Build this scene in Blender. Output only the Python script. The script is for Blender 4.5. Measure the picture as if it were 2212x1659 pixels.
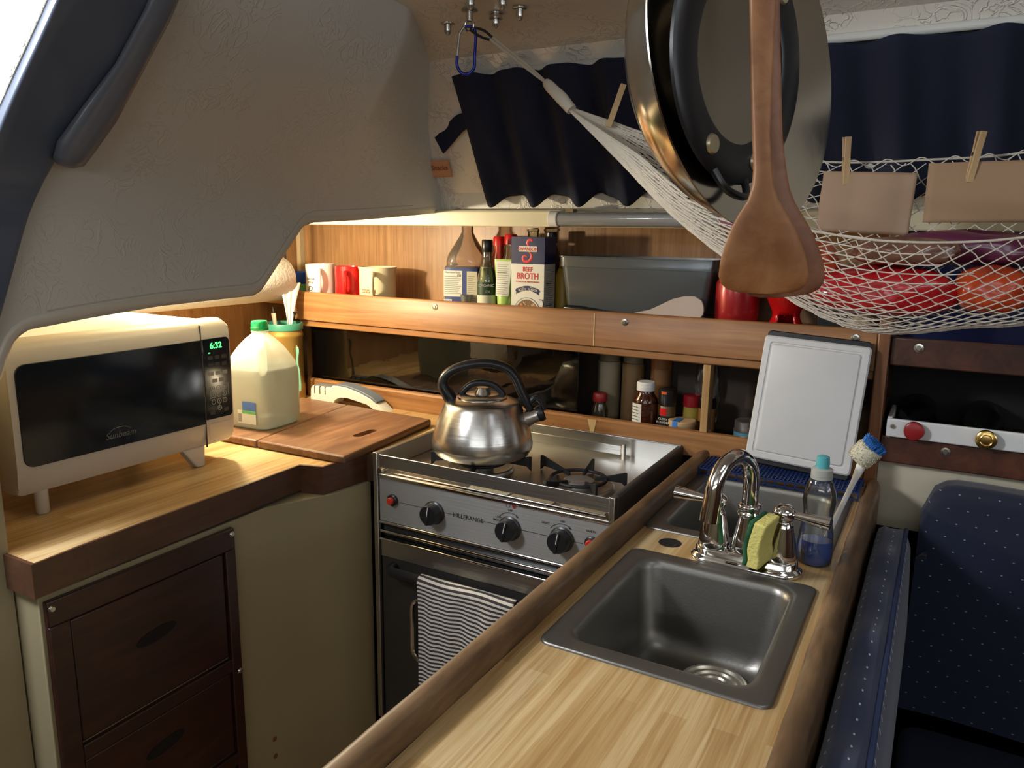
import bpy, bmesh, math, random
from mathutils import Vector, Matrix
for o in list(bpy.data.objects): bpy.data.objects.remove(o)
S = bpy.context.scene; COL = S.collection
H = 1.42            # eye height above the cabin sole; heights below are written relative to the eye
PI = math.pi
R = math.radians
random.seed(4)
# ---------------------------------------------------------------- camera, world, exposure, lights
cd = bpy.data.cameras.new('camera'); cam = bpy.data.objects.new('camera', cd); COL.objects.link(cam)
cd.sensor_width = 36.0; cd.lens = 1661.0 / 2212.0 * 36.0; cd.clip_start = 0.02
yaw, pit, rol = R(-29.2), R(11.2), R(-0.8)
f = Vector((math.sin(yaw)*math.cos(pit), math.cos(yaw)*math.cos(pit), -math.sin(pit)))
r = Vector((math.cos(yaw), -math.sin(yaw), 0)); d = f.cross(r)
r2 = math.cos(rol)*r + math.sin(rol)*d; d2 = -math.sin(rol)*r + math.cos(rol)*d
m = Matrix((r2, -d2, -f)).transposed().to_4x4(); m.translation = Vector((0, 0, H)); cam.matrix_world = m
S.camera = cam
S.view_settings.view_transform = 'Standard'; S.view_settings.look = 'None'
S.view_settings.gamma = 1.0; S.view_settings.use_curve_mapping = False
S.view_settings.exposure = 0.0
w = bpy.data.worlds.new('daylight'); S.world = w; w.use_nodes = True
wb = w.node_tree.nodes['Background']; wb.inputs[0].default_value = (0.86, 0.93, 1.0, 1); wb.inputs[1].default_value = 2.2
S.cycles.max_bounces = 8; S.cycles.transparent_max_bounces = 12
S.cycles.caustics_reflective = False; S.cycles.caustics_refractive = False
S.cycles.sample_clamp_indirect = 3.0

def light(kind, name, loc, power, color, size=0.05, rot=(0, 0, 0), size_y=None):
    l = bpy.data.lights.new(name, kind); l.energy = power; l.color = color
    if kind == 'AREA':
        l.size = size
        if size_y: l.shape = 'RECTANGLE'; l.size_y = size_y
    else: l.shadow_soft_size = size
    o = bpy.data.objects.new(name, l); COL.objects.link(o); o.location = (loc[0], loc[1], loc[2]+H); o.rotation_euler = rot
    return o
WARM = (1.0, 0.86, 0.60)
light('POINT', 'galley_lamp_light', (-1.585, 1.31, -0.035), 24.5, WARM, 0.022)
# daylight: companionway, saloon hatch, and the windows on the far side of the cabin behind the viewer; the right-hand lamp is added fill
q_ = (Vector((-0.55, 1.2, -0.45))-Vector((-1.34, 0.10, 0.40))).to_track_quat('-Z', 'Y').to_euler()
light('AREA', 'companionway_daylight', (-1.34, 0.10, 0.40), 20.0, (0.92, 0.95, 1.0), 0.26, q_, 0.26)
light('AREA', 'saloon_hatch_daylight', (0.35, 0.55, 0.56), 0.5, (0.85, 0.92, 1.0), 0.44, (0, 0, 0), 0.44)
light('AREA', 'right_fill_light', (2.42, 0.0, 0.225), 11.0, (0.90, 0.94, 1.0), 0.34, (R(0), R(152), 0), 1.6)  # invented window lamp, added to brighten the liner from the right
light('AREA', 'far_window_daylight', (0.45, -1.66, 0.22), 18.0, (0.86, 0.92, 1.0), 2.2, (R(152), 0, 0), 0.26)

# ---------------------------------------------------------------- materials
def newmat(name):
    m = bpy.data.materials.new(name); m.use_nodes = True
    return m, m.node_tree.nodes, m.node_tree.links, m.node_tree.nodes['Principled BSDF']
def bumpy(N, L, B, scale, strength, dist=0.002, vec=None, detail=3, kind='noise', rough=None):
    tc = N.new('ShaderNodeTexCoord')
    t = N.new('ShaderNodeTexNoise'); t.inputs['Scale'].default_value = scale; t.inputs['Detail'].default_value = detail
    src = tc.outputs['Object']
    if vec:
        mp = N.new('ShaderNodeMapping'); mp.inputs['Scale'].default_value = vec; L.new(src, mp.inputs[0]); src = mp.outputs[0]
    L.new(src, t.inputs['Vector'])
    b = N.new('ShaderNodeBump'); b.inputs['Strength'].default_value = strength; b.inputs['Distance'].default_value = dist
    L.new(t.outputs['Fac'], b.inputs['Height']); L.new(b.outputs[0], B.inputs['Normal'])
    if rough:
        mr = N.new('ShaderNodeMapRange'); mr.inputs['To Min'].default_value = rough[0]; mr.inputs['To Max'].default_value = rough[1]
        L.new(t.outputs['Fac'], mr.inputs['Value']); L.new(mr.outputs[0], B.inputs['Roughness'])
    return t
_c = {}
def mat(name, col, rough=0.5, metal=0.0, bump=None, vec=None, rvar=None, spec=0.5, coat=0, sss=0, emit=None, vary=0, alpha=None, trans=0, ior=1.45):
    if name in _c: return _c[name]
    m, N, L, B = newmat(name)
    B.inputs['Base Color'].default_value = (*col, 1); B.inputs['Roughness'].default_value = rough
    B.inputs['Metallic'].default_value = metal; B.inputs['Specular IOR Level'].default_value = spec
    B.inputs['Coat Weight'].default_value = coat; B.inputs['Coat Roughness'].default_value = 0.1; B.inputs['IOR'].default_value = ior
    if trans: B.inputs['Transmission Weight'].default_value = trans
    if alpha is not None: B.inputs['Alpha'].default_value = alpha
    if emit: B.inputs['Emission Color'].default_value = (*emit[0], 1); B.inputs['Emission Strength'].default_value = emit[1]
    t = None
    if bump: t = bumpy(N, L, B, bump[0], bump[1], vec=vec, rough=rvar)
    if vary or not bump:
        n = N.new('ShaderNodeTexNoise'); n.inputs['Scale'].default_value = 14; n.inputs['Detail'].default_value = 4
        tc = N.new('ShaderNodeTexCoord'); L.new(tc.outputs['Object'], n.inputs['Vector'])
        mx = N.new('ShaderNodeMix'); mx.data_type = 'RGBA'
        v = vary or 0.06
        mx.inputs['A'].default_value = (*[c*(1-v) for c in col], 1); mx.inputs['B'].default_value = (*[min(1, c*(1+v)) for c in col], 1)
        L.new(n.outputs['Fac'], mx.inputs['Factor']); L.new(mx.outputs['Result'], B.inputs['Base Color'])
    _c[name] = m; return m
def ramp(N, stops):
    cr = N.new('ShaderNodeValToRGB'); e = cr.color_ramp.elements
    while len(e) < len(stops): e.new(0.5)
    for i, (p, c) in enumerate(stops): e[i].position = p; e[i].color = (*c, 1)
    return cr
def wood(name, dark, mid, lite, scale=(3, 40, 40), rough=0.35, fine=1.0, coat=0.0, blotch=0.25, flake=0):
    m, N, L, B = newmat(name)
    tc = N.new('ShaderNodeTexCoord'); mp = N.new('ShaderNodeMapping'); mp.inputs['Scale'].default_value = scale
    L.new(tc.outputs['Object'], mp.inputs[0])
    n = N.new('ShaderNodeTexNoise'); n.inputs['Scale'].default_value = fine; n.inputs['Detail'].default_value = 6; n.inputs['Roughness'].default_value = 0.62
    n.inputs['Distortion'].default_value = 0.6
    L.new(mp.outputs[0], n.inputs['Vector'])
    cr = ramp(N, [(0.28, dark), (0.5, mid), (0.72, lite)]); L.new(n.outputs['Fac'], cr.inputs[0])
    n2 = N.new('ShaderNodeTexNoise'); n2.inputs['Scale'].default_value = 5.0; n2.inputs['Detail'].default_value = 3
    L.new(tc.outputs['Object'], n2.inputs['Vector'])
    mr = N.new('ShaderNodeMapRange'); mr.inputs['From Min'].default_value = 0.3; mr.inputs['From Max'].default_value = 0.7
    mr.inputs['To Min'].default_value = 1-blotch; mr.inputs['To Max'].default_value = 1+blotch*0.4; L.new(n2.outputs['Fac'], mr.inputs['Value'])
    mx = N.new('ShaderNodeMix'); mx.data_type = 'RGBA'; mx.blend_type = 'MULTIPLY'; mx.inputs['Factor'].default_value = 1
    L.new(cr.outputs[0], mx.inputs['A']); L.new(mr.outputs[0], mx.inputs['B']); L.new(mx.outputs['Result'], B.inputs['Base Color'])
    B.inputs['Roughness'].default_value = rough; B.inputs['Coat Weight'].default_value = coat; B.inputs['Coat Roughness'].default_value = 0.2
    b = N.new('ShaderNodeBump'); b.inputs['Strength'].default_value = 0.25; b.inputs['Distance'].default_value = 0.001
    L.new(n.outputs['Fac'], b.inputs['Height']); L.new(b.outputs[0], B.inputs['Normal'])
    return m
def laminate(name, cols, strip=0.028, rough=0.32):
    """butcher-block print: long strips along y, each with its own tone, fine streaks inside"""
    m, N, L, B = newmat(name)
    tc = N.new('ShaderNodeTexCoord'); mp = N.new('ShaderNodeMapping'); mp.inputs['Rotation'].default_value = (0, 0, R(90)); L.new(tc.outputs['Object'], mp.inputs[0])
    br = N.new('ShaderNodeTexBrick'); br.offset = 0.37; br.inputs['Color1'].default_value = (0, 0, 0, 1); br.inputs['Color2'].default_value = (1, 1, 1, 1)
    br.inputs['Mortar'].default_value = (0.5, 0.5, 0.5, 1); br.inputs['Scale'].default_value = 1.0; br.inputs['Mortar Size'].default_value = 0.0
    br.inputs['Brick Width'].default_value = 0.55; br.inputs['Row Height'].default_value = strip
    L.new(mp.outputs[0], br.inputs['Vector'])
    mp2 = N.new('ShaderNodeMapping'); mp2.inputs['Scale'].default_value = (110, 3.2, 40); L.new(tc.outputs['Object'], mp2.inputs[0])
    n = N.new('ShaderNodeTexNoise'); n.inputs['Scale'].default_value = 1.0; n.inputs['Detail'].default_value = 5; n.inputs['Roughness'].default_value = .6; n.inputs['Distortion'].default_value = 1.2
    L.new(mp2.outputs[0], n.inputs['Vector'])
    mp3 = N.new('ShaderNodeMapping'); mp3.inputs['Scale'].default_value = (30, 2.2, 10); L.new(tc.outputs['Object'], mp3.inputs[0])
    n3 = N.new('ShaderNodeTexNoise'); n3.inputs['Scale'].default_value = 1.0; n3.inputs['Detail'].default_value = 2; L.new(mp3.outputs[0], n3.inputs['Vector'])
    a = N.new('ShaderNodeMath'); a.operation = 'MULTIPLY_ADD'; a.inputs[1].default_value = 0.22; L.new(br.outputs['Color'], a.inputs[0]); L.new(n.outputs['Fac'], a.inputs[2])
    a2 = N.new('ShaderNodeMath'); a2.operation = 'MULTIPLY_ADD'; a2.inputs[1].default_value = 0.8; L.new(n3.outputs['Fac'], a2.inputs[0]); L.new(a.outputs[0], a2.inputs[2])
    a3 = N.new('ShaderNodeMath'); a3.operation = 'MULTIPLY'; a3.inputs[1].default_value = 0.5; L.new(a2.outputs[0], a3.inputs[0])
    cr = ramp(N, [(0.34, cols[0]), (0.48, cols[1]), (0.62, cols[2])]); L.new(a3.outputs[0], cr.inputs[0]); L.new(cr.outputs[0], B.inputs['Base Color'])
    B.inputs['Roughness'].default_value = rough
    return m
def vinyl(name, col, strength=0.5, rough=0.45, scale=16, coat=0.0):
    """crinkled leather-grain headliner"""
    m, N, L, B = newmat(name)
    B.inputs['Base Color'].default_value = (*col, 1); B.inputs['Roughness'].default_value = rough; B.inputs['Coat Weight'].default_value = coat; B.inputs['Coat Roughness'].default_value = .25
    tc = N.new('ShaderNodeTexCoord')
    n = N.new('ShaderNodeTexNoise'); n.inputs['Scale'].default_value = scale; n.inputs['Detail'].default_value = 2; n.inputs['Distortion'].default_value = 2.2
    L.new(tc.outputs['Object'], n.inputs['Vector'])
    s = N.new('ShaderNodeMath'); s.operation = 'SUBTRACT'; s.inputs[1].default_value = 0.5; L.new(n.outputs['Fac'], s.inputs[0])
    ab = N.new('ShaderNodeMath'); ab.operation = 'ABSOLUTE'; L.new(s.outputs[0], ab.inputs[0])
    mr = N.new('ShaderNodeMapRange'); mr.inputs['From Max'].default_value = 0.045; mr.inputs['To Min'].default_value = 1; mr.inputs['To Max'].default_value = 0; mr.interpolation_type = 'SMOOTHSTEP'
    L.new(ab.outputs[0], mr.inputs['Value'])
    n2 = N.new('ShaderNodeTexNoise'); n2.inputs['Scale'].default_value = scale*0.55; L.new(tc.outputs['Object'], n2.inputs['Vector'])
    mr2 = N.new('ShaderNodeMapRange'); mr2.inputs['From Min'].default_value = 0.42; mr2.inputs['From Max'].default_value = 0.62; L.new(n2.outputs['Fac'], mr2.inputs['Value'])
    mu = N.new('ShaderNodeMath'); mu.operation = 'MULTIPLY'; L.new(mr.outputs[0], mu.inputs[0]); L.new(mr2.outputs[0], mu.inputs[1])
    b = N.new('ShaderNodeBump'); b.inputs['Strength'].default_value = strength; b.inputs['Distance'].default_value = 0.0022
    L.new(mu.outputs[0], b.inputs['Height']); L.new(b.outputs[0], B.inputs['Normal'])
    return m
def dotted(name, base, dot, s=0.03, rad=0.07, axes=('X', 'Y')):
    """navy cloth with small woven dots in a staggered grid (axes pick the cloth plane)"""
    m, N, L, B = newmat(name)
    tc = N.new('ShaderNodeTexCoord'); sp = N.new('ShaderNodeSeparateXYZ'); L.new(tc.outputs['Object'], sp.inputs[0])
    def M(op, a, b=None, c=None):
        q = N.new('ShaderNodeMath'); q.operation = op
        for i, v in enumerate((a, b, c)):
            if v is None: continue
            if isinstance(v, (int, float)): q.inputs[i].default_value = v
            else: L.new(v, q.inputs[i])
        return q.outputs[0]
    u = M('DIVIDE', sp.outputs[axes[0]], s); v = M('DIVIDE', sp.outputs[axes[1]], s*0.8)
    row = M('FLOOR', v); off = M('MULTIPLY', M('MODULO', M('ABSOLUTE', row), 2), 0.5)
    fu = M('SUBTRACT', M('FRACT', M('ADD', u, off)), 0.5); fv = M('SUBTRACT', M('FRACT', v), 0.5)
    dd = M('SQRT', M('ADD', M('MULTIPLY', fu, fu), M('MULTIPLY', M('MULTIPLY', fv, fv), 3.0)))
    k = M('LESS_THAN', dd, rad)
    mx = N.new('ShaderNodeMix'); mx.data_type = 'RGBA'; mx.inputs['A'].default_value = (*base, 1); mx.inputs['B'].default_value = (*dot, 1)
    L.new(k, mx.inputs['Factor']); L.new(mx.outputs['Result'], B.inputs['Base Color']); B.inputs['Roughness'].default_value = 0.95
    B.inputs['Sheen Weight'].default_value = 0.25
    t = N.new('ShaderNodeTexNoise'); t.inputs['Scale'].default_value = 900; L.new(tc.outputs['Object'], t.inputs['Vector'])
    b = N.new('ShaderNodeBump'); b.inputs['Strength'].default_value = 0.3; b.inputs['Distance'].default_value = .001; L.new(t.outputs['Fac'], b.inputs['Height']); L.new(b.outputs[0], B.inputs['Normal'])
    return m
def striped(name, a, b, period, axis='Z', duty=0.5):
    m, N, L, B = newmat(name)
    tc = N.new('ShaderNodeTexCoord'); sp = N.new('ShaderNodeSeparateXYZ'); L.new(tc.outputs['UV'], sp.inputs[0])
    q = N.new('ShaderNodeMath'); q.operation = 'DIVIDE'; q.inputs[1].default_value = period; L.new(sp.outputs['Y'], q.inputs[0])
    fr = N.new('ShaderNodeMath'); fr.operation = 'FRACT'; L.new(q.outputs[0], fr.inputs[0])
    g = N.new('ShaderNodeMath'); g.operation = 'GREATER_THAN'; g.inputs[1].default_value = duty; L.new(fr.outputs[0], g.inputs[0])
    mx = N.new('ShaderNodeMix'); mx.data_type = 'RGBA'; mx.inputs['A'].default_value = (*a, 1); mx.inputs['B'].default_value = (*b, 1)
    L.new(g.outputs[0], mx.inputs['Factor']); L.new(mx.outputs['Result'], B.inputs['Base Color']); B.inputs['Roughness'].default_value = 0.9
    return m
def clear(name, tint, alpha_t=0.8, rough=0.06, gloss=0.5, diff=None, dw=0.15):
    """thin see-through plastic / glass: transparent tinted + a little diffuse + fresnel gloss"""
    if name in _c: return _c[name]
    m, N, L, B = newmat(name); out = N['Material Output']; N.remove(B)
    tr = N.new('ShaderNodeBsdfTransparent'); tr.inputs[0].default_value = (*tint, 1)
    df = N.new('ShaderNodeBsdfDiffuse'); df.inputs[0].default_value = (*(diff or tint), 1)
    tl = N.new('ShaderNodeBsdfTranslucent'); tl.inputs[0].default_value = (*(diff or tint), 1)
    m0 = N.new('ShaderNodeMixShader'); m0.inputs[0].default_value = 0.5; L.new(df.outputs[0], m0.inputs[1]); L.new(tl.outputs[0], m0.inputs[2])
    m1 = N.new('ShaderNodeMixShader'); m1.inputs[0].default_value = dw; L.new(tr.outputs[0], m1.inputs[1]); L.new(m0.outputs[0], m1.inputs[2])
    gl = N.new('ShaderNodeBsdfGlossy'); gl.inputs['Roughness'].default_value = rough
    fz = N.new('ShaderNodeFresnel'); fz.inputs[0].default_value = 1.45
    mu = N.new('ShaderNodeMath'); mu.operation = 'MULTIPLY'; mu.inputs[1].default_value = gloss*2; L.new(fz.outputs[0], mu.inputs[0])
    nz = N.new('ShaderNodeTexNoise'); nz.inputs['Scale'].default_value = 20; tc = N.new('ShaderNodeTexCoord'); L.new(tc.outputs['Object'], nz.inputs['Vector'])
    bp = N.new('ShaderNodeBump'); bp.inputs['Strength'].default_value = 0.04; bp.inputs['Distance'].default_value = .01; L.new(nz.outputs['Fac'], bp.inputs['Height']); L.new(bp.outputs[0], gl.inputs['Normal'])
    m2 = N.new('ShaderNodeMixShader'); L.new(mu.outputs[0], m2.inputs[0]); L.new(m1.outputs[0], m2.inputs[1]); L.new(gl.outputs[0], m2.inputs[2])
    L.new(m2.outputs[0], out.inputs[0]); _c[name] = m; return m

TEAKB = wood('teak_board', (0.22, 0.092, 0.030), (0.32, 0.145, 0.050), (0.41, 0.21, 0.078), (3, 40, 60), 0.45, coat=0.0)
TEAKV = wood('teak_panel', (0.24, 0.11, 0.04), (0.35, 0.18, 0.072), (0.44, 0.25, 0.11), (90, 40, 3.5), 0.42)
TEAKD = wood('dark_teak', (0.05, 0.017, 0.010), (0.085, 0.028, 0.015), (0.13, 0.042, 0.02), (30, 4, 30), 0.4, coat=.15)
TEAKR = wood('worn_teak_rail', (0.075, 0.04, 0.02), (0.16, 0.09, 0.043), (0.28, 0.17, 0.085), (26, 5, 26), 0.45, blotch=0.5)
TEAKP = wood('teak_post', (0.16, 0.06, 0.022), (0.25, 0.10, 0.036), (0.33, 0.15, 0.055), (40, 40, 3), 0.38)
PINE = wood('pale_post_wood', (0.36, 0.19, 0.07), (0.48, 0.28, 0.11), (0.62, 0.40, 0.18), (60, 60, 3), 0.4)
CUTW = wood('cutting_board_wood', (0.12, 0.052, 0.028), (0.20, 0.095, 0.048), (0.30, 0.155, 0.08), (40, 5, 30), 0.40, blotch=0.35)
SPATW = wood('spatula_wood', (0.25, 0.085, 0.022), (0.36, 0.145, 0.045), (0.45, 0.21, 0.075), (30, 30, 7), 0.5, blotch=.35)
PEGW = wood('clothespin_wood', (0.42, 0.26, 0.12), (0.54, 0.35, 0.17), (0.63, 0.44, 0.23), (60, 60, 6), 0.6)
LAM = laminate('butcher_block_laminate', ((0.34, 0.185, 0.065), (0.50, 0.315, 0.13), (0.68, 0.50, 0.26)))
VIN = vinyl('crinkled_vinyl_liner', (0.60, 0.585, 0.53), 0.45, 0.42, 20)
VINC = vinyl('crinkled_ceiling_liner', (0.70, 0.66, 0.58), 0.8, 0.30, 22, coat=.5)
GEL = mat('cream_gelcoat', (0.62, 0.56, 0.42), 0.35, bump=(60, .05))
GELD = mat('aged_cream_panel', (0.42, 0.36, 0.25), 0.5)
BLK = mat('black_plastic', (0.012, 0.012, 0.013), 0.32)
BLKR = mat('black_rubber', (0.014, 0.014, 0.015), 0.6)
STEEL = mat('brushed_steel', (0.58, 0.57, 0.54), 0.3, 1.0, bump=(1, .12), vec=(8, 500, 500), rvar=(.24, .4))
STEELX = mat('brushed_steel_panel', (0.46, 0.46, 0.45), 0.5, .72, bump=(1, .15), vec=(6, 400, 400), rvar=(.42, .58))
SINKM = mat('grey_sink_steel', (0.22, 0.21, 0.19), 0.38, 0.85, bump=(300, .08), rvar=(.34, .44))
CHROME = mat('polished_chrome', (0.82, 0.80, 0.78), 0.06, 1.0, bump=(9, .03))
POLISH = mat('polished_steel', (0.66, 0.61, 0.52), 0.14, 1.0, bump=(14, .15), rvar=(.1, .24))
NAVY = mat('navy_curtain_cloth', (0.008, 0.011, 0.028), 0.95, bump=(700, .4))
WHITEP = mat('white_plastic', (0.78, 0.78, 0.76), 0.35)
REDP = mat('red_plastic', (0.55, 0.012, 0.012), 0.3)
DOTX = dotted('shaded_dotted_navy_cloth', (0.005, 0.009, 0.030), (0.26, 0.28, 0.34), 0.033, .06, ('X', 'Z'))  # darker copy of the cloth, shade on the hull cushion put into its colour
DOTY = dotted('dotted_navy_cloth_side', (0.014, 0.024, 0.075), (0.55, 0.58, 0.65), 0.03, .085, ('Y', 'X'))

# ---------------------------------------------------------------- mesh helpers
class MB:
    def __init__(s): s.v = []; s.f = []; s.m = []; s.uv = {}
    def add(s, vs, fs, mi=0):
        n = len(s.v); s.v += [tuple(p) for p in vs]; s.f += [tuple(i+n for i in q) for q in fs]; s.m += [mi]*len(fs); return s
    def box(s, x0, y0, z0, x1, y1, z1, mi=0, M=None):
        v = [Vector((x, y, z)) for z in (z0, z1) for y in (y0, y1) for x in (x0, x1)]
        if M: v = [M @ p for p in v]
        return s.add(v, [(0, 2, 3, 1), (4, 5, 7, 6), (0, 1, 5, 4), (2, 6, 7, 3), (0, 4, 6, 2), (1, 3, 7, 5)], mi)
    def prism(s, poly, axis, a, b, mi=0, M=None):
        """poly of 2D points extruded along axis from a to b; 2D order: x->(y,z) y->(x,z) z->(x,y)"""
        def P(p, t):
            q = {'x': (t, p[0], p[1]), 'y': (p[0], t, p[1]), 'z': (p[0], p[1], t)}[axis]
            return (M @ Vector(q)) if M else Vector(q)
        n = len(poly); v = [P(p, a) for p in poly] + [P(p, b) for p in poly]
        fs = [tuple(range(n)), tuple(range(2*n-1, n-1, -1))] + [(i, i+n, (i+1) % n+n, (i+1) % n) for i in range(n)]
        return s.add(v, fs, mi)
    def lathe(s, prof, seg=32, c=(0, 0, 0), M=None, mi=0, sx=1, sy=1, wob=None, ring=False):
        vs = []; fs = []; n = len(prof)
        for i in range(seg):
            a = 2*PI*i/seg
            for (rr, z) in prof:
                k = rr*(1 + (wob(a, z) if wob else 0))
                p = Vector((k*math.cos(a)*sx, k*math.sin(a)*sy, z)); p = (M @ p) if M else p
                vs.append((p[0]+c[0], p[1]+c[1], p[2]+c[2]))
        for i in range(seg):
            j = (i+1) % seg
            for k in range(n-1): fs.append((i*n+k, j*n+k, j*n+k+1, i*n+k+1))
        if ring:
            for i in range(seg): j = (i+1) % seg; fs.append((i*n+n-1, j*n+n-1, j*n, i*n))
            return s.add(vs, fs, mi)
        if prof[0][0] > 1e-6: fs.append(tuple(i*n for i in range(seg))[::-1])
        if prof[-1][0] > 1e-6: fs.append(tuple(i*n+n-1 for i in range(seg)))
        return s.add(vs, fs, mi)
    def open_lathe(s, prof, seg=32, c=(0, 0, 0), M=None, mi=0, sx=1, sy=1):
        p = [(max(a, 1e-7), b) for a, b in prof]; p = [(1e-7, p[0][1])]+p+[(1e-7, p[-1][1])] if False else prof
        k = len(s.f); s.lathe(p, seg, c, M, mi, sx, sy)
        while s.f and len(s.f[-1]) == seg and seg != 4: s.f.pop(); s.m.pop()
        return s
    def tube(s, pts, rad, seg=8, closed=False, mi=0, flat=1.0, caps=True):
        P = [Vector(p) for p in pts]; n = len(P); vs = []; fs = []
        rs = rad if isinstance(rad, (list, tuple)) else [rad]*n
        up = None
        for i in range(n):
            if closed: t = P[(i+1) % n]-P[i-1]
            else: t = P[min(i+1, n-1)]-P[max(i-1, 0)]
            t = t.normalized() if t.length > 1e-9 else Vector((0, 0, 1))
            if up is None:
                up = Vector((0, 0, 1)) if abs(t.z) < 0.9 else Vector((0, 1, 0))
            a = (up - t*up.dot(t)); a = a.normalized() if a.length > 1e-6 else t.orthogonal().normalized(); up = a
            b = t.cross(a)
            for k in range(seg):
                q = 2*PI*k/seg; vs.append(P[i]+a*math.cos(q)*rs[i]*flat+b*math.sin(q)*rs[i])
        m = n if closed else n-1
        for i in range(m):
            j = (i+1) % n
            for k in range(seg): fs.append((i*seg+k, i*seg+(k+1) % seg, j*seg+(k+1) % seg, j*seg+k))
        if not closed and caps: fs += [tuple(range(seg))[::-1], tuple((n-1)*seg+k for k in range(seg))]
        return s.add(vs, fs, mi)
    def grid(s, fn, nu, nv, mi=0, uv=None):
        base = len(s.v); vs = []; fs = []
        for i in range(nu+1):
            for j in range(nv+1): vs.append(fn(i/nu, j/nv))
        for i in range(nu):
            for j in range(nv):
                a = i*(nv+1)+j; fs.append((a, a+nv+1, a+nv+2, a+1))
        s.add(vs, fs, mi)
        if uv:
            for i in range(nu+1):
                for j in range(nv+1): s.uv[base+i*(nv+1)+j] = uv(i/nu, j/nv)
        return s
    def build(s, name, mats, parent=None, bevel=0, seg=2, smooth=True, solid=0, sub=0, angle=35):
        me = bpy.data.meshes.new(name); me.from_pydata(s.v, [], s.f)
        bm = bmesh.new(); bm.from_mesh(me); bmesh.ops.recalc_face_normals(bm, faces=bm.faces); bm.to_mesh(me); bm.free()
        if not isinstance(mats, (list, tuple)): mats = [mats]
        for q in mats: me.materials.append(q)
        for p, mi in zip(me.polygons, s.m): p.material_index = mi
        if s.uv:
            ul = me.uv_layers.new(name='UVMap')
            for lp in me.loops: ul.data[lp.index].uv = s.uv.get(lp.vertex_index, (0, 0))
        if smooth:
            me.shade_smooth()
            if not sub: me.set_sharp_from_angle(angle=R(angle))
        o = bpy.data.objects.new(name, me); COL.objects.link(o)
        if solid:
            q = o.modifiers.new('thickness', 'SOLIDIFY'); q.thickness = solid; q.offset = 0
        if bevel:
            q = o.modifiers.new('edges', 'BEVEL'); q.width = bevel; q.segments = seg; q.limit_method = 'ANGLE'; q.angle_limit = R(40)
        if sub:
            q = o.modifiers.new('soft', 'SUBSURF'); q.levels = sub; q.render_levels = sub
        if parent: o.parent = parent
        else: o.location.z = H
        return o
def thing(name, label, cat, loc=(0, 0, 0), rz=0, group=None, rot=None):
    o = bpy.data.objects.new(name, None); COL.objects.link(o); o.location = (loc[0], loc[1], loc[2]+H)
    o.rotation_euler = rot if rot else (0, 0, rz); o.empty_display_size = .02
    return tag(o, label, cat, group)
def tag(o, label, cat, group=None, kind=None):
    o['label'] = label; o['category'] = cat
    if group: o['group'] = group
    if kind: o['kind'] = kind
    return o
def struct(o, label=None):
    o['kind'] = 'structure'
    if label: o['label'] = label
    return o
def text(name, body, size, m, parent, loc, rot, extr=0.0002, align='CENTER', bold=0.0, sx=1.0, shear=0):
    c = bpy.data.curves.new(name, 'FONT'); c.body = body; c.size = size; c.extrude = extr; c.align_x = align; c.align_y = 'CENTER'; c.offset = bold; c.shear = shear
    o = bpy.data.objects.new(name, c); COL.objects.link(o)
    me = bpy.data.meshes.new_from_object(o.evaluated_get(bpy.context.evaluated_depsgraph_get())); bpy.data.objects.remove(o)
    me.materials.clear(); me.materials.append(m); o = bpy.data.objects.new(name, me); COL.objects.link(o)
    o.location = loc; o.rotation_euler = rot; o.scale = (sx, 1, 1); o.parent = parent
    return o
def arc(cx, cy, r, a0, a1, n=6): return [(cx+r*math.cos(R(a0+(a1-a0)*i/n)), cy+r*math.sin(R(a0+(a1-a0)*i/n))) for i in range(n+1)]
def rrect(x0, y0, x1, y1, r, n=5):
    return arc(x1-r, y0+r, r, -90, 0, n)+arc(x1-r, y1-r, r, 0, 90, n)+arc(x0+r, y1-r, r, 90, 180, n)+arc(x0+r, y0+r, r, 180, 270, n)
def spline(pts, n=8, closed=False):
    P = [Vector(p) for p in pts]; out = []; N = len(P)
    for i in range(N if closed else N-1):
        g = (lambda k: P[k % N]) if closed else (lambda k: P[min(max(k, 0), N-1)])
        a, b, c, d = g(i-1), g(i), g(i+1), g(i+2)
        for k in range(n):
            t = k/n; out.append(0.5*((2*b)+(c-a)*t+(2*a-5*b+4*c-d)*t*t+(3*b-a-3*c+d)*t**3))
    if not closed: out.append(P[-1])
    return out
def ring_stack(mb, sections, mi=0, close=True):
    """loft closed 3D loops (same count) into a skin"""
    n = len(sections[0]); vs = [p for s in sections for p in s]; fs = []
    for i in range(len(sections)-1):
        for k in range(n): fs.append((i*n+k, i*n+(k+1) % n, (i+1)*n+(k+1) % n, (i+1)*n+k))
    if close: fs += [tuple(range(n))[::-1], tuple((len(sections)-1)*n+k for k in range(n))]
    return mb.add(vs, fs, mi)

# ================================================================ THE SETTING
struct(MB().box(-2.3, -1.7, -1.46, 2.5, 2.15, -1.42).build('floor', wood('cabin_sole', (.10, .05, .02), (.16, .08, .035), (.22, .12, .05), (30, 3, 3)), bevel=0))
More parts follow.
